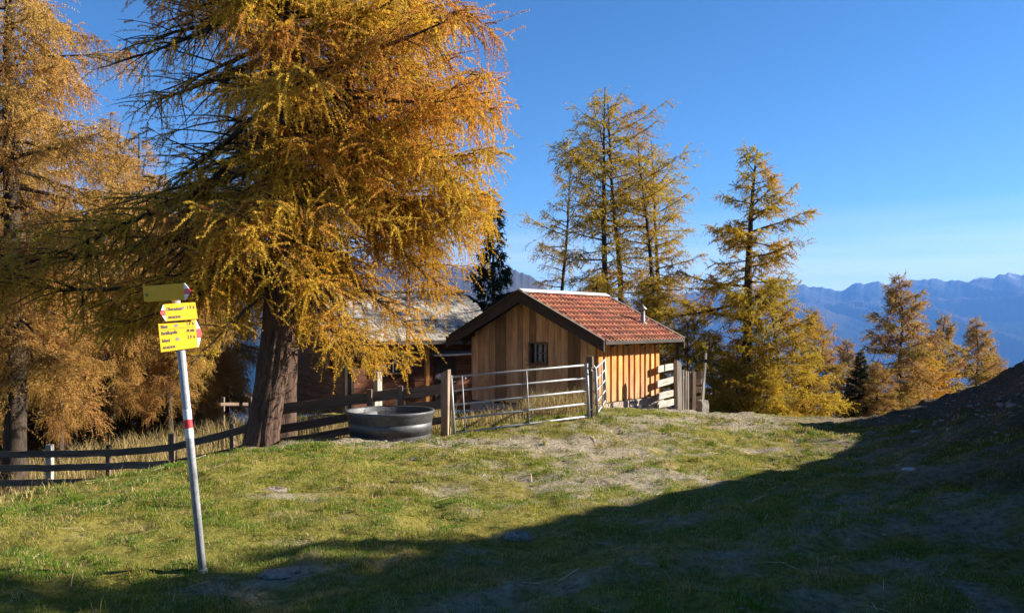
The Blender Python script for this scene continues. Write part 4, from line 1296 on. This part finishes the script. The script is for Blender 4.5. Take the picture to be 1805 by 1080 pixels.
# ------------------------------------------------------------------ fence, picket gate and cross-topped pole right of the cabin
bf = thing('board_fence', on(1175, 26), 'four grey boards fixed to the right end of the amber wall', 'fence')
for k, (yl, yr, yb) in enumerate(((651, 645, 0), (677, 669, 0), (699, 692, 0), (714, 708, 0))):
    m = MB(110 + k)
    a = at(1158.5, yl, 25.3); c = at(1186, yr, 26.9)
    m.beam(a, c, .05, .21, tone=1.1, jit=.005, seg=3); m.build('board', M_grey, bf)
for k, px in enumerate((1165, 1170, 1175, 1180)):
    m = MB(120 + k); Yd = 27.2
    m.beam((gx(px, Yd), Yd, gz(gx(px, Yd), Yd) - .1), (gx(px, Yd), Yd, EYE + (HY - 684) / F * Yd), .06, .03, up=(0, 1, 0), tone=1.0); m.build('picket', M_grey, bf)
def wpost(px, Yd, top, wpx, mat, label, lean=0.0, bottom=None, slant=0.0, seed=1, group='posts right of the cabin'):
    p = on(px, Yd); w_ = wpx / F * Yd
    m = MB(seed)
    h = EYE + (HY - top) / F * Yd
    m.beam((p[0], p[1], p[2] - .15), (p[0] + lean, p[1], h), w_, w_, up=(-.45, .9, 0), tone=1.0, jit=.004, seg=3, slant=slant)
    o = m.build('wooden_post', mat); return tag(o, label, 'post', group)
wpost(1196, 24.4, 637, 9, M_grey, 'stout post with a slanted top right of the four grey boards', -.02, slant=.05, seed=131)
wpost(1221, 24.9, 655, 7, M_fence, 'dark thick post right of the picket gate', .02, seed=132)
pg = thing('picket_gate', on(1207, 24.6), 'narrow grey picket gate between the stout and dark posts', 'gate')
for k, px in enumerate((1203.5, 1207.5, 1211.5, 1215)):
    m = MB(140 + k); Yd = 24.5 + .12 * k
    m.beam((gx(px, Yd), Yd, gz(gx(px, Yd), Yd) + .05), (gx(px, Yd), Yd, EYE + (HY - 652 - k) / F * Yd), .062, .03, up=(.5, .8, 0), tone=1.15, jit=.003, seg=2); m.build('picket', M_grey, pg)
for z_ in (665, 705):
    m = MB(150 + z_); m.beam(at(1202, z_, 24.58), at(1217, z_ - 1, 25.0), .03, .08, tone=.9); m.build('rail', M_grey, pg)
sb = thing('board_fence', on(1231, 25.3), 'short stack of pale boards between the dark post and the pole', 'fence')
for k, (y_, h_) in enumerate(((660, .22), (671, .2), (686, .17), (701, .15), (713, .3))):
    m = MB(160 + k); m.beam(at(1222, y_ + 2, 25.6), at(1237, y_, 25.1), .05, h_, tone=(1.15 if k else .45), jit=.004, seg=2); m.build('board', M_grey, sb)
m = MB(166); m.beam(at(1223, 726, 25.4), at(1223, 650, 25.4), .03, .03); m.build('rod', M_steel, sb)
sg = thing('signpost', on(1238, 24.0), 'thin leaning pole with a small dark cross board, tied to a stump', 'signpost')
m = MB(167); p = on(1236, 24.0); m.beam(p, at(1244.5, 622, 24.0), .09, .09, up=(-.45, .9, 0), tone=1.1, taper=.55, jit=.004, seg=5); m.build('pole', M_grey, sg)
m = MB(168); m.beam(at(1233, 634.5, 23.93), at(1252, 637, 23.93), .03, .11, tone=1.2); m.build('cross_board', M_darkwood, sg)
st = thing('tree_stump', on(1240, 23.7), 'squat square cut stump at the foot of the leaning pole', 'stump')
p = on(1239.5, 23.75)
m = MB(169); m.beam(p - ZZ * .1, (p[0], p[1], EYE + (HY - 705.5) / F * 23.7), .25, .22, up=(-.45, .9, 0), tone=.9, jit=.01, seg=4); m.build('block', M_grey, st)

# ------------------------------------------------------------------ black water tub
tc_ = np.array([gx(688, 15.25), 15.25, 0]); tz = gz(tc_[0], tc_[1])
zr = EYE + (HY - 722) / F * 15.25
hh = zr - tz
tub = thing('water_tub', (tc_[0], tc_[1], tz), 'round black plastic water tub with ribbed sides by the fence', 'tub')
m = MB(171)
R = .83
pr = [(.0, -.1), (.755, -.1), (.765, .12 * hh), (.775, .31 * hh), (.768, .325 * hh), (.785, .335 * hh), (.795, .59 * hh), (.785, .60 * hh), (.80, .615 * hh), (.808, .84 * hh), (.835, .88 * hh), (.85, .96 * hh), (.845, 1.0 * hh), (.81, 1.005 * hh), (.78, .97 * hh), (.775, .2 * hh), (0, .18 * hh)]
m.lathe(pr, (tc_[0], tc_[1], tz), 72, 1.0, 1.0, .98)
m.build('shell', M_rubber, tub, True)
def water_mat():
    mm, nt, out = new_mat('still_water')
    b = N(nt, 'ShaderNodeBsdfPrincipled', in_Roughness=.03)
    b.inputs['Base Color'].default_value = (.01, .012, .014, 1)
    n1 = N(nt, 'ShaderNodeTexNoise', in_Scale=6.0); bp = N(nt, 'ShaderNodeBump', in_Strength=.1, in_Distance=.01)
    nt.links.new(n1.outputs[0], bp.inputs['Height']); nt.links.new(bp.outputs[0], b.inputs['Normal'])
    nt.links.new(b.outputs[0], out.inputs[0]); return mm
m = MB(172); m.lathe([(0, .82 * hh), (.40, .82 * hh), (.774, .82 * hh)], (tc_[0], tc_[1], tz), 48); m.build('water', water_mat(), tub, True)
m = MB(173)
fc = at(652, 727, 15.0)
m.beam((fc[0] - .13, fc[1] - .25, tz + .86 * hh), (fc[0] + .13, fc[1] - .1, tz + .98 * hh), .16, .05, tone=.6); m.build('float_cover', M_white, tub)

# ------------------------------------------------------------------ trail signpost
Yp = 6.1
sb_ = on(358, Yp); pb = at(357.5, 1010, Yp); pt = at(309, 514, Yp - .02)
ax = unit(pt - pb)
ts = thing('trail_signpost', (pb[0], pb[1], sb_[2]), 'leaning galvanised post with three yellow trail signs in the grass', 'signpost')
m = MB(181); m.tube([pb - ax * .3, pb + (pt - pb) * .5, pt], .030, 24); m.build('pole', M_steel, ts, True)
plen = np.linalg.norm(pt - pb)
def along(py): return (1010 - py) / (1010 - 514) * plen
for (y0, y1, mt, nm) in ((720, 738, M_white, 'painted_band'), (738, 753.5, M_red, 'painted_band'), (753.5, 771, M_white, 'painted_band')):
    m = MB(182); m.tube([pb + ax * along(y1), pb + ax * along(y0)], .0312, 24, cap=False); m.build(nm, mt, ts, True)
m = MB(183); m.lathe([(.0, .045), (.036, .035), (.04, -.02), (.055, -.04)], pb, 16); m.build('foot_collar', M_steel, ts)
def text_geo(txt, size, align='LEFT'):
    cu = bpy.data.curves.new('t', 'FONT'); cu.body = txt; cu.size = size; cu.align_x = align; cu.align_y = 'CENTER'; cu.resolution_u = 3; cu.offset = .0015
    ob = bpy.data.objects.new('t', cu); COL.objects.link(ob)
    dg = bpy.context.evaluated_depsgraph_get()
    me = bpy.data.meshes.new_from_object(ob.evaluated_get(dg))
    V = np.array([v.co[:] for v in me.vertices]).reshape(-1, 3); Fc = [list(p.vertices) for p in me.polygons]
    bpy.data.objects.remove(ob); bpy.data.curves.remove(cu); bpy.data.meshes.remove(me)
    return V, Fc
def direction_sign(TL, TR, BL, BR, tip, rows, label=None, rule=None, letter_scale=1.0):
    """TL.. corners of the rectangular plate (3d), tip 'L'/'R'; rows: (x0..1, y0..1, text, size, align)"""
    TL, TR, BL = map(np.array, (TL, TR, BL))
    ux = TR - TL; uy = BL - TL; wx = np.linalg.norm(ux); wy = np.linalg.norm(uy)
    ex = ux / wx; ey = uy / wy; en_ = np.cross(ex, -ey); en_ /= np.linalg.norm(en_)
    if en_[1] > 0: en_ = -en_
    def P(x, y, d=0.0): return TL + ex * x * wx + ey * y * wy + en_ * d
    m = MB(190); m.prism([P(0, 0), P(1, 0), P(1, 1), P(0, 1)], -en_ * .006, 1.0)
    s = m.build('direction_sign', M_yellow, ts)
    # pointed end in white, red, white
    k = .155
    x0, s_ = (1.004, 1) if tip == 'R' else (-.004, -1)
    def Q(a, y): return P(x0 + s_ * a * k, y)
    for (poly, mt) in (([Q(0, 0), Q(.12, 0), Q(.70, .33), Q(0, .33)], M_white), ([Q(0, .33), Q(.70, .33), Q(1, .5), Q(.70, .67), Q(0, .67)], M_red), ([Q(0, .67), Q(.70, .67), Q(.12, 1), Q(0, 1)], M_white)):
        m = MB(191); m.prism(poly, -en_ * .006, 1.0); m.build('arrow_tip', mt, s)
    V = []; Fc = []
    def put_text(x, y, txt, size, align):
        tv, tf = text_geo(txt, size, align)
        tv[:, 0] *= .72
        base = len(V)
        for q in tv: V.append(P(x, y, .0015) + ex * q[0] - ey * q[1])
        Fc.extend([[i + base for i in f] for f in tf])
    for (x, y, txt, size, align) in rows: put_text(x, y, txt, size * wy, align)
    if rule:
        base = len(V); V.extend([P(.04, rule - .006, .0015), P(.96, rule - .006, .0015), P(.96, rule + .006, .0015), P(.04, rule + .006, .0015)]); Fc.append([base, base + 1, base + 2, base + 3])
    m = MB(192); m.add(V, Fc, 1.0); m.build('lettering', M_black, s)
    return P, s, en_
def icon(P, s, en_, x, y, w, h):
    m = MB(193)
    def rect(a, b_, c, d):
        m.add([P(a, b_, .0017), P(c, b_, .0017), P(c, d, .0017), P(a, d, .0017)], [[0, 1, 2, 3]], 1.0)
    rect(x, y + h * .45, x + w, y + h); rect(x, y, x + w, y + h * .12); rect(x, y + h * .12, x + w * .1, y + h * .45); rect(x + w * .3, y + h * .12, x + w * .4, y + h * .45)
    rect(x + w * .6, y + h * .12, x + w * .7, y + h * .45); rect(x + w * .9, y + h * .12, x + w, y + h * .45)
    m.build('bus_symbol', M_blue, s)
# the top plate faces left, away from the sun; the two lower plates face the sun
Yq = Yp - .05
def corners(l, r, Yl, Yr): return at(l[0], l[1], Yl), at(r[0], r[1], Yr), at(l[2], l[3], Yl), at(r[2], r[3], Yr)
c = corners((252, 504.5, 254, 532), (323, 499, 326, 528.5), 6.28, 5.82)
P, s, n_ = direction_sign(*c, 'R', [(.05, .56, 'Vendl', .24, 'LEFT')])
c = corners((289, 536, 294, 566), (344, 532.5, 347, 561), 5.94, 6.12)
P, s, n_ = direction_sign(*c, 'L', [(.05, .32, 'Obersettes', .27, 'LEFT'), (.06, .80, 'AVS SEKTION', .17, 'LEFT'), (.95, .29, '1 ½ h', .27, 'RIGHT')])
icon(P, s, n_, .53, .20, .09, .16)
c = corners((279, 570.5, 284, 620.5), (344, 563.5, 348.5, 611), 5.92, 6.14)
P, s, n_ = direction_sign(*c, 'R', [(.05, .13, 'Sliuns', .155, 'LEFT'), (.05, .36, 'Bachlkapelle', .165, 'LEFT'), (.05, .62, 'Salend', .155, 'LEFT'), (.05, .87, 'AVS SEKTION', .105, 'LEFT'),
                                    (.95, .12, '1 ½ h', .16, 'RIGHT'), (.95, .36, '30 min', .15, 'RIGHT'), (.95, .60, '2 ½ h', .16, 'RIGHT')], rule=.235)
icon(P, s, n_, .42, .08, .09, .10); icon(P, s, n_, .42, .56, .09, .10)

# ------------------------------------------------------------------ grass, dry stalks, stones (stuff)
rg = np.random.RandomState(77)
def blades(P, h, w, lean, cols, bend=.5):
    n = len(P)
    a = rg.rand(n) * 2 * math.pi
    side = np.stack([np.cos(a), np.sin(a), 0 * a], 1) * (w / 2)[:, None]
    b = rg.rand(n) * 2 * math.pi
    ln = np.stack([np.cos(b), np.sin(b), 0 * b], 1) * (lean * h)[:, None]
    mid = P + ln * .35; mid[:, 2] += h * .6
    tip = P + ln; tip[:, 2] += h * (1 - .35 * lean)
    V = np.stack([P - side, P + side, mid + side * .7, mid - side * .7, tip], 1).reshape(-1, 3)
    k = np.arange(n)[:, None] * 5
    T = np.concatenate([k + [[0, 1, 2]], k + [[0, 2, 3]], k + [[3, 2, 4]]], 0)
    return V, T, np.repeat(cols, 5, 0)
Pn = []
for (y0, y1, n) in ((4.2, 6.5, 105000), (6.5, 9, 120000), (9, 13, 130000), (13, 18, 110000), (18, 24.5, 80000)):
    yy = np.sqrt(rg.uniform(y0 ** 2, y1 ** 2, n)); xx = rg.uniform(-.70, .70, n) * yy
    Pn.append(np.stack([xx, yy], 1))
Pn = np.concatenate(Pn)
dmk = dirtmask(Pn[:, 0], Pn[:, 1]); hmk = hillmask(Pn[:, 0], Pn[:, 1])
left_drop = sstep(-6.6, -8.5, Pn[:, 0])
clump = sstep(.35, .65, fbm(Pn[:, 0] * 3.1, Pn[:, 1] * 3.1, 3))
keep = rg.rand(len(Pn)) < (1 - .80 * dmk) * (1 - .95 * hmk) * (.16 + .84 * clump)
Pn = Pn[keep]; dmk = dmk[keep]; clump = clump[keep]
zz = ground(Pn[:, 0], Pn[:, 1])
n = len(Pn)
gn = .5 + (fbm(Pn[:, 0] * .7 + 50, Pn[:, 1] * .7, 4, .7) - .5) * 1.5 + rg.randn(n) * .09
lush = np.exp(-(((Pn[:, 0] + .9) / 1.5) ** 2 + ((Pn[:, 1] - 8.0) / 1.3) ** 2)) + .9 * np.exp(-(((Pn[:, 0] - 2.9) / 1.6) ** 2 + ((Pn[:, 1] - 20.3) / 1.6) ** 2))
gn = gn - .3 * lush - .05
t1 = sstep(.40, .62, gn)[:, None]; t2 = (sstep(.62, .80, gn) * .9)[:, None]
cols = np.array([.095, .19, .016]) * (1 - t1) + np.array([.27, .235, .045]) * t1
cols = cols * (1 - t2) + np.array([.36, .27, .12]) * t2
straw = rg.rand(n) < .24
cols[straw] = np.array([.40, .31, .16])
blade_shade = sstep(1.5, 6.0, Pn[:, 0] - .30 * (Pn[:, 1] - 6))[:, None]  # the same painted shade, darkening the blades on the right
cols = cols * (1 - blade_shade * np.array([.25, .42, .2]))
cols = cols * rg.uniform(.65, 1.3, (n, 1))
hg = rg.uniform(.014, .040, n) * (.6 + .7 * clump) * (1 + .25 * (Pn[:, 0] < -3))
wd = .0042 * np.maximum(1, Pn[:, 1] / 6.5)
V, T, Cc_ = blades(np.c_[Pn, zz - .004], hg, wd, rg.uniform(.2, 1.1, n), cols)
# denser taller tufts
nt_ = 11000; yy = np.sqrt(rg.uniform(4.2 ** 2, 19 ** 2, nt_)); xx = rg.uniform(-.70, .62, nt_) * yy
ok = (rg.rand(nt_) < (1 - .85 * dirtmask(xx, yy)) * (1 - .35 * hillmask(xx, yy))) & (rg.rand(nt_) < sstep(.35, .6, fbm(xx * .9 + 4, yy * .9, 3)) + .12)
xx = xx[ok]; yy = yy[ok]; nt_ = len(xx)
kk = 26; rad = rg.uniform(.02, .09, nt_)
px_ = (xx[:, None] + rg.randn(nt_, kk) * rad[:, None]).ravel(); py_ = (yy[:, None] + rg.randn(nt_, kk) * rad[:, None]).ravel()
pz_ = ground(px_, py_)
base_c = np.array([[.08, .145, .015], [.14, .17, .02], [.27, .23, .045], [.38, .29, .13]])[rg.choice(4, nt_, p=[.2, .33, .30, .17])]
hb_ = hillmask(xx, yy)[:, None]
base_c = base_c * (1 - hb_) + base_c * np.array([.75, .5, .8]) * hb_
tc2 = np.repeat(base_c, kk, 0) * rg.uniform(.6, 1.35, (nt_ * kk, 1))
h2 = np.repeat(.025 + .085 * rg.rand(nt_) ** 2.5, kk) * rg.uniform(.5, 1.2, nt_ * kk)
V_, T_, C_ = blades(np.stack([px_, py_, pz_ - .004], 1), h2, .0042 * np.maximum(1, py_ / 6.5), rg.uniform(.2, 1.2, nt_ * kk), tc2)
T = np.concatenate([T, T_ + len(V)]); V = np.concatenate([V, V_]); Cc_ = np.concatenate([Cc_, C_])
tag(mesh_obj('grass', V, (T, 3), M_grass, col=Cc_), 'short cropped green and yellow alpine meadow grass', 'grass', kind='stuff')

# tall dry grass and stalks
Q = []
def patch(n, fn, h):
    p = fn(n); Q.append(np.c_[p, np.full(len(p), h)])
patch(9000, lambda n: np.stack([rg.uniform(-15, -5.6, n), rg.uniform(17.2, 25, n)], 1), .62)
patch(2500, lambda n: np.stack([rg.uniform(-4.6, -1.4, n), rg.uniform(16.6, 21, n)], 1), .62)
patch(3800, lambda n: (lambda u: np.stack([-1.0 + 3.0 * u + rg.randn(n) * .2, 17.6 + 2.6 * u + rg.uniform(0, 2.6, n)], 1))(rg.rand(n)), .33)
patch(1500, lambda n: np.stack([rg.normal(1.0, .6, n), rg.normal(20.6, .6, n)], 1), .62)
patch(700, lambda n: np.stack([rg.uniform(-8.0, -5.2, n), rg.uniform(7.5, 12.5, n)], 1), .16)
Q = np.concatenate(Q)
cl = fbm(Q[:, 0] * 1.5, Q[:, 1] * 1.5, 3)
Q = Q[rg.rand(len(Q)) < sstep(.3, .6, cl)]
n = len(Q)
zz = ground(Q[:, 0], Q[:, 1])
hg = Q[:, 2] * rg.uniform(.5, 1.35, n)
cols = np.where(rg.rand(n, 1) < .6, np.array([[.42, .31, .15]]), np.array([[.25, .2, .07]])) * rg.uniform(.6, 1.2, (n, 1))
V, T, Cc_ = blades(np.c_[Q[:, :2], zz - .01], hg, rg.uniform(.008, .016, n), rg.uniform(.1, .8, n), cols)
m_ = 480
yy = np.sqrt(rg.uniform(4.4 ** 2, 16 ** 2, m_)); xx = rg.uniform(-.65, .6, m_) * yy
a_ = rg.rand(m_) * 6.28; l_ = rg.uniform(.05, .22, m_); dx = np.cos(a_) * l_; dy = np.sin(a_) * l_
A0 = np.stack([xx, yy, ground(xx, yy) + .012], 1); A1 = np.stack([xx + dx, yy + dy, ground(xx + dx, yy + dy) + rg.uniform(.01, .05, m_)], 1)
w_ = np.stack([-np.sin(a_), np.cos(a_), a_ * 0 + .6], 1) * .0022 * np.maximum(1, yy / 7)[:, None]
SV_ = np.stack([A0 - w_, A0 + w_, A1 + w_, A1 - w_], 1).reshape(-1, 3); q_ = np.arange(m_)[:, None] * 4
T = np.concatenate([T, np.concatenate([q_ + [[0, 1, 2]], q_ + [[0, 2, 3]]]) + len(V)]); V = np.concatenate([V, SV_]); Cc_ = np.concatenate([Cc_, np.repeat(np.array([.5, .4, .24]) * rg.uniform(.6, 1.2, (m_, 1)), 4, 0)])
tag(mesh_obj('dry_grass', V, (T, 3), M_straw, col=Cc_), 'straw coloured dry grass and stalks behind the fences and on the turf', 'dry grass', kind='stuff')

# stones and clods scattered over the bank and meadow
def rocks(n, fn, s0, s1):
    out = []
    p = fn(n)
    z = ground(p[:, 0], p[:, 1])
    s = s0 + (s1 - s0) * rg.rand(n) ** 3
    cube = np.array([(x, y, q) for x in (-.6, .6) for y in (-.6, .6) for q in (-.45, .45)])
    top = np.array([(0, 0, .62), (0, 0, -.6), (.85, 0, 0), (-.85, 0, 0), (0, .85, 0), (0, -.85, 0)])
    prot = np.concatenate([cube, top])
    Vr = prot[None] * (1 + rg.randn(n, 14, 1) * .16) * rg.uniform(.6, 1.3, (n, 1, 3)) * s[:, None, None]
    a = rg.rand(n) * 6.28
    x = Vr[..., 0] * np.cos(a)[:, None] - Vr[..., 1] * np.sin(a)[:, None]; y = Vr[..., 0] * np.sin(a)[:, None] + Vr[..., 1] * np.cos(a)[:, None]
    Vr = np.stack([x + p[:, 0:1], y + p[:, 1:2], Vr[..., 2] * .7 + z[:, None] + .1 * s[:, None]], -1)
    # faces: each cube face split by its centre point
    fc = {8: (1, 5, 7, 3), 9: (0, 2, 6, 4), 10: (4, 6, 7, 5), 11: (0, 1, 3, 2), 12: (2, 3, 7, 6), 13: (0, 4, 5, 1)}
    tri = []
    for c, q in fc.items():
        for i in range(4): tri.append((q[i], q[(i + 1) % 4], c))
    T = (np.arange(n)[:, None, None] * 14 + np.array(tri)[None]).reshape(-1, 3)
    return Vr.reshape(-1, 3), T
def bank(n):
    y = rg.uniform(5, 24, n); x = y * rg.uniform(.30, .72, n)
    k = hillmask(x, y) > rg.rand(n) * .9
    return np.stack([x, y], 1)[k]
def rocks_of(fn, n, a, b):
    p = fn(n); return rocks(len(p), lambda _: p, a, b)
V1, T1 = rocks_of(bank, 2600, .010, .09)
def fieldpts(n):
    y = np.sqrt(rg.uniform(4.5 ** 2, 22 ** 2, n)); x = y * rg.uniform(-.55, .6, n)
    k = dirtmask(x, y) > rg.rand(n); k &= x > -6
    return np.stack([x, y], 1)[k]
V2, T2 = rocks_of(fieldpts, 9000, .005, .026)
def tubpts(n):
    return np.stack([rg.normal(-1.9, .8, n), rg.normal(14.25, .18, n)], 1)
V3, T3 = rocks_of(tubpts, 260, .01, .045)
V = np.concatenate([V1, V2, V3]); T = np.concatenate([T1, T2 + len(V1), T3 + len(V1) + len(V2)])
tn = np.repeat(rg.uniform(.5, 1.25, len(V) // 14), 14)[:, None] * np.ones((1, 3))
tag(mesh_obj('stones', V, (T, 3), plain_mat('field_stone', (.20, .175, .15), .95, 0, .3, 20, .004, .1), col=tn), 'loose stones and earth clods scattered over the ground', 'stones', kind='stuff')

# a few larger clods one could point to
def clod(px, py, Yd, wpx, label, cat, name, mat, seed, flat=.4):
    r_ = np.random.RandomState(seed); x = gx(px, Yd); R_ = wpx / F * Yd / 2
    V = []; Fc = []; n1, n2 = 9, 22
    for i in range(n1 + 1):
        t = i / n1 * math.pi / 2
        for j in range(n2):
            a = j / n2 * 2 * math.pi
            rr = R_ * (1 + .5 * (vnoise(math.cos(a) * 1.7 + 5 + seed, math.sin(a) * 1.7 + i * .35) - .5)) * math.cos(t)
            V.append((x + rr * math.cos(a), Yd + rr * math.sin(a) * .8, gz(x, Yd) - .015 + R_ * flat * math.sin(t) * (1 + .6 * (vnoise(i * .9 + seed, j * .8) - .5))))
    for i in range(n1):
        for j in range(n2):
            k = (j + 1) % n2
            Fc.append([i * n2 + j, i * n2 + k, (i + 1) * n2 + k, (i + 1) * n2 + j])
    V = np.array(V)
    o = mesh_obj(name, V, Fc, mat, None, np.ones((len(V), 3)), V)
    return tag(o, label, cat)
M_clod = plain_mat('dry_clod', (.20, .165, .135), .95, 0, .4, 30, .02, .1)
clod(912, 957, 7.25, 52, 'dry brown earth clump lying just inside the shadow edge', 'earth clump', 'earth_clump', M_clod, 1)
clod(488, 1022, 5.9, 62, 'pale cracked earth patch right of the signpost foot', 'earth clump', 'earth_clump', M_clod, 2, .22)
clod(1603, 876, 10.2, 28, 'flat pale stone in the shaded grass at the right', 'stone', 'flat_stone', M_stone, 3, .3)
clod(485, 879, 9.2, 60, 'wide pale bare earth clump in sunlit grass right of the sign pole', 'earth clump', 'earth_clump', M_clod, 4, .18)
clod(735, 818, 12.2, 36, 'small grassy earth clump in the lawn below the black tub', 'earth clump', 'earth_clump', M_clod, 5, .35)

# ------------------------------------------------------------------ haze
def haze_box():
    m, nt, out = new_mat('valley_haze')
    v = N(nt, 'ShaderNodeVolumePrincipled')
    v.inputs['Color'].default_value = (.15, .40, 1.0, 1)
    v.inputs['Density'].default_value = HAZE
    v.inputs['Anisotropy'].default_value = 0.0
    nt.links.new(v.outputs[0], out.inputs['Volume'])
    x0, x1, y0, y1, z0, z1 = -22000, 22000, -3000, 17500, -1004, 990
    P = [(x, y, z) for x in (x0, x1) for y in (y0, y1) for z in (z0, z1)]
    o = mesh_obj('haze', P, [[0, 1, 3, 2], [4, 6, 7, 5], [0, 4, 5, 1], [2, 3, 7, 6], [0, 2, 6, 4], [1, 5, 7, 3]], m)
    tag(o, 'thin blue valley haze filling the air', 'haze', kind='stuff')
HAZE = 4.6e-5
haze_box()
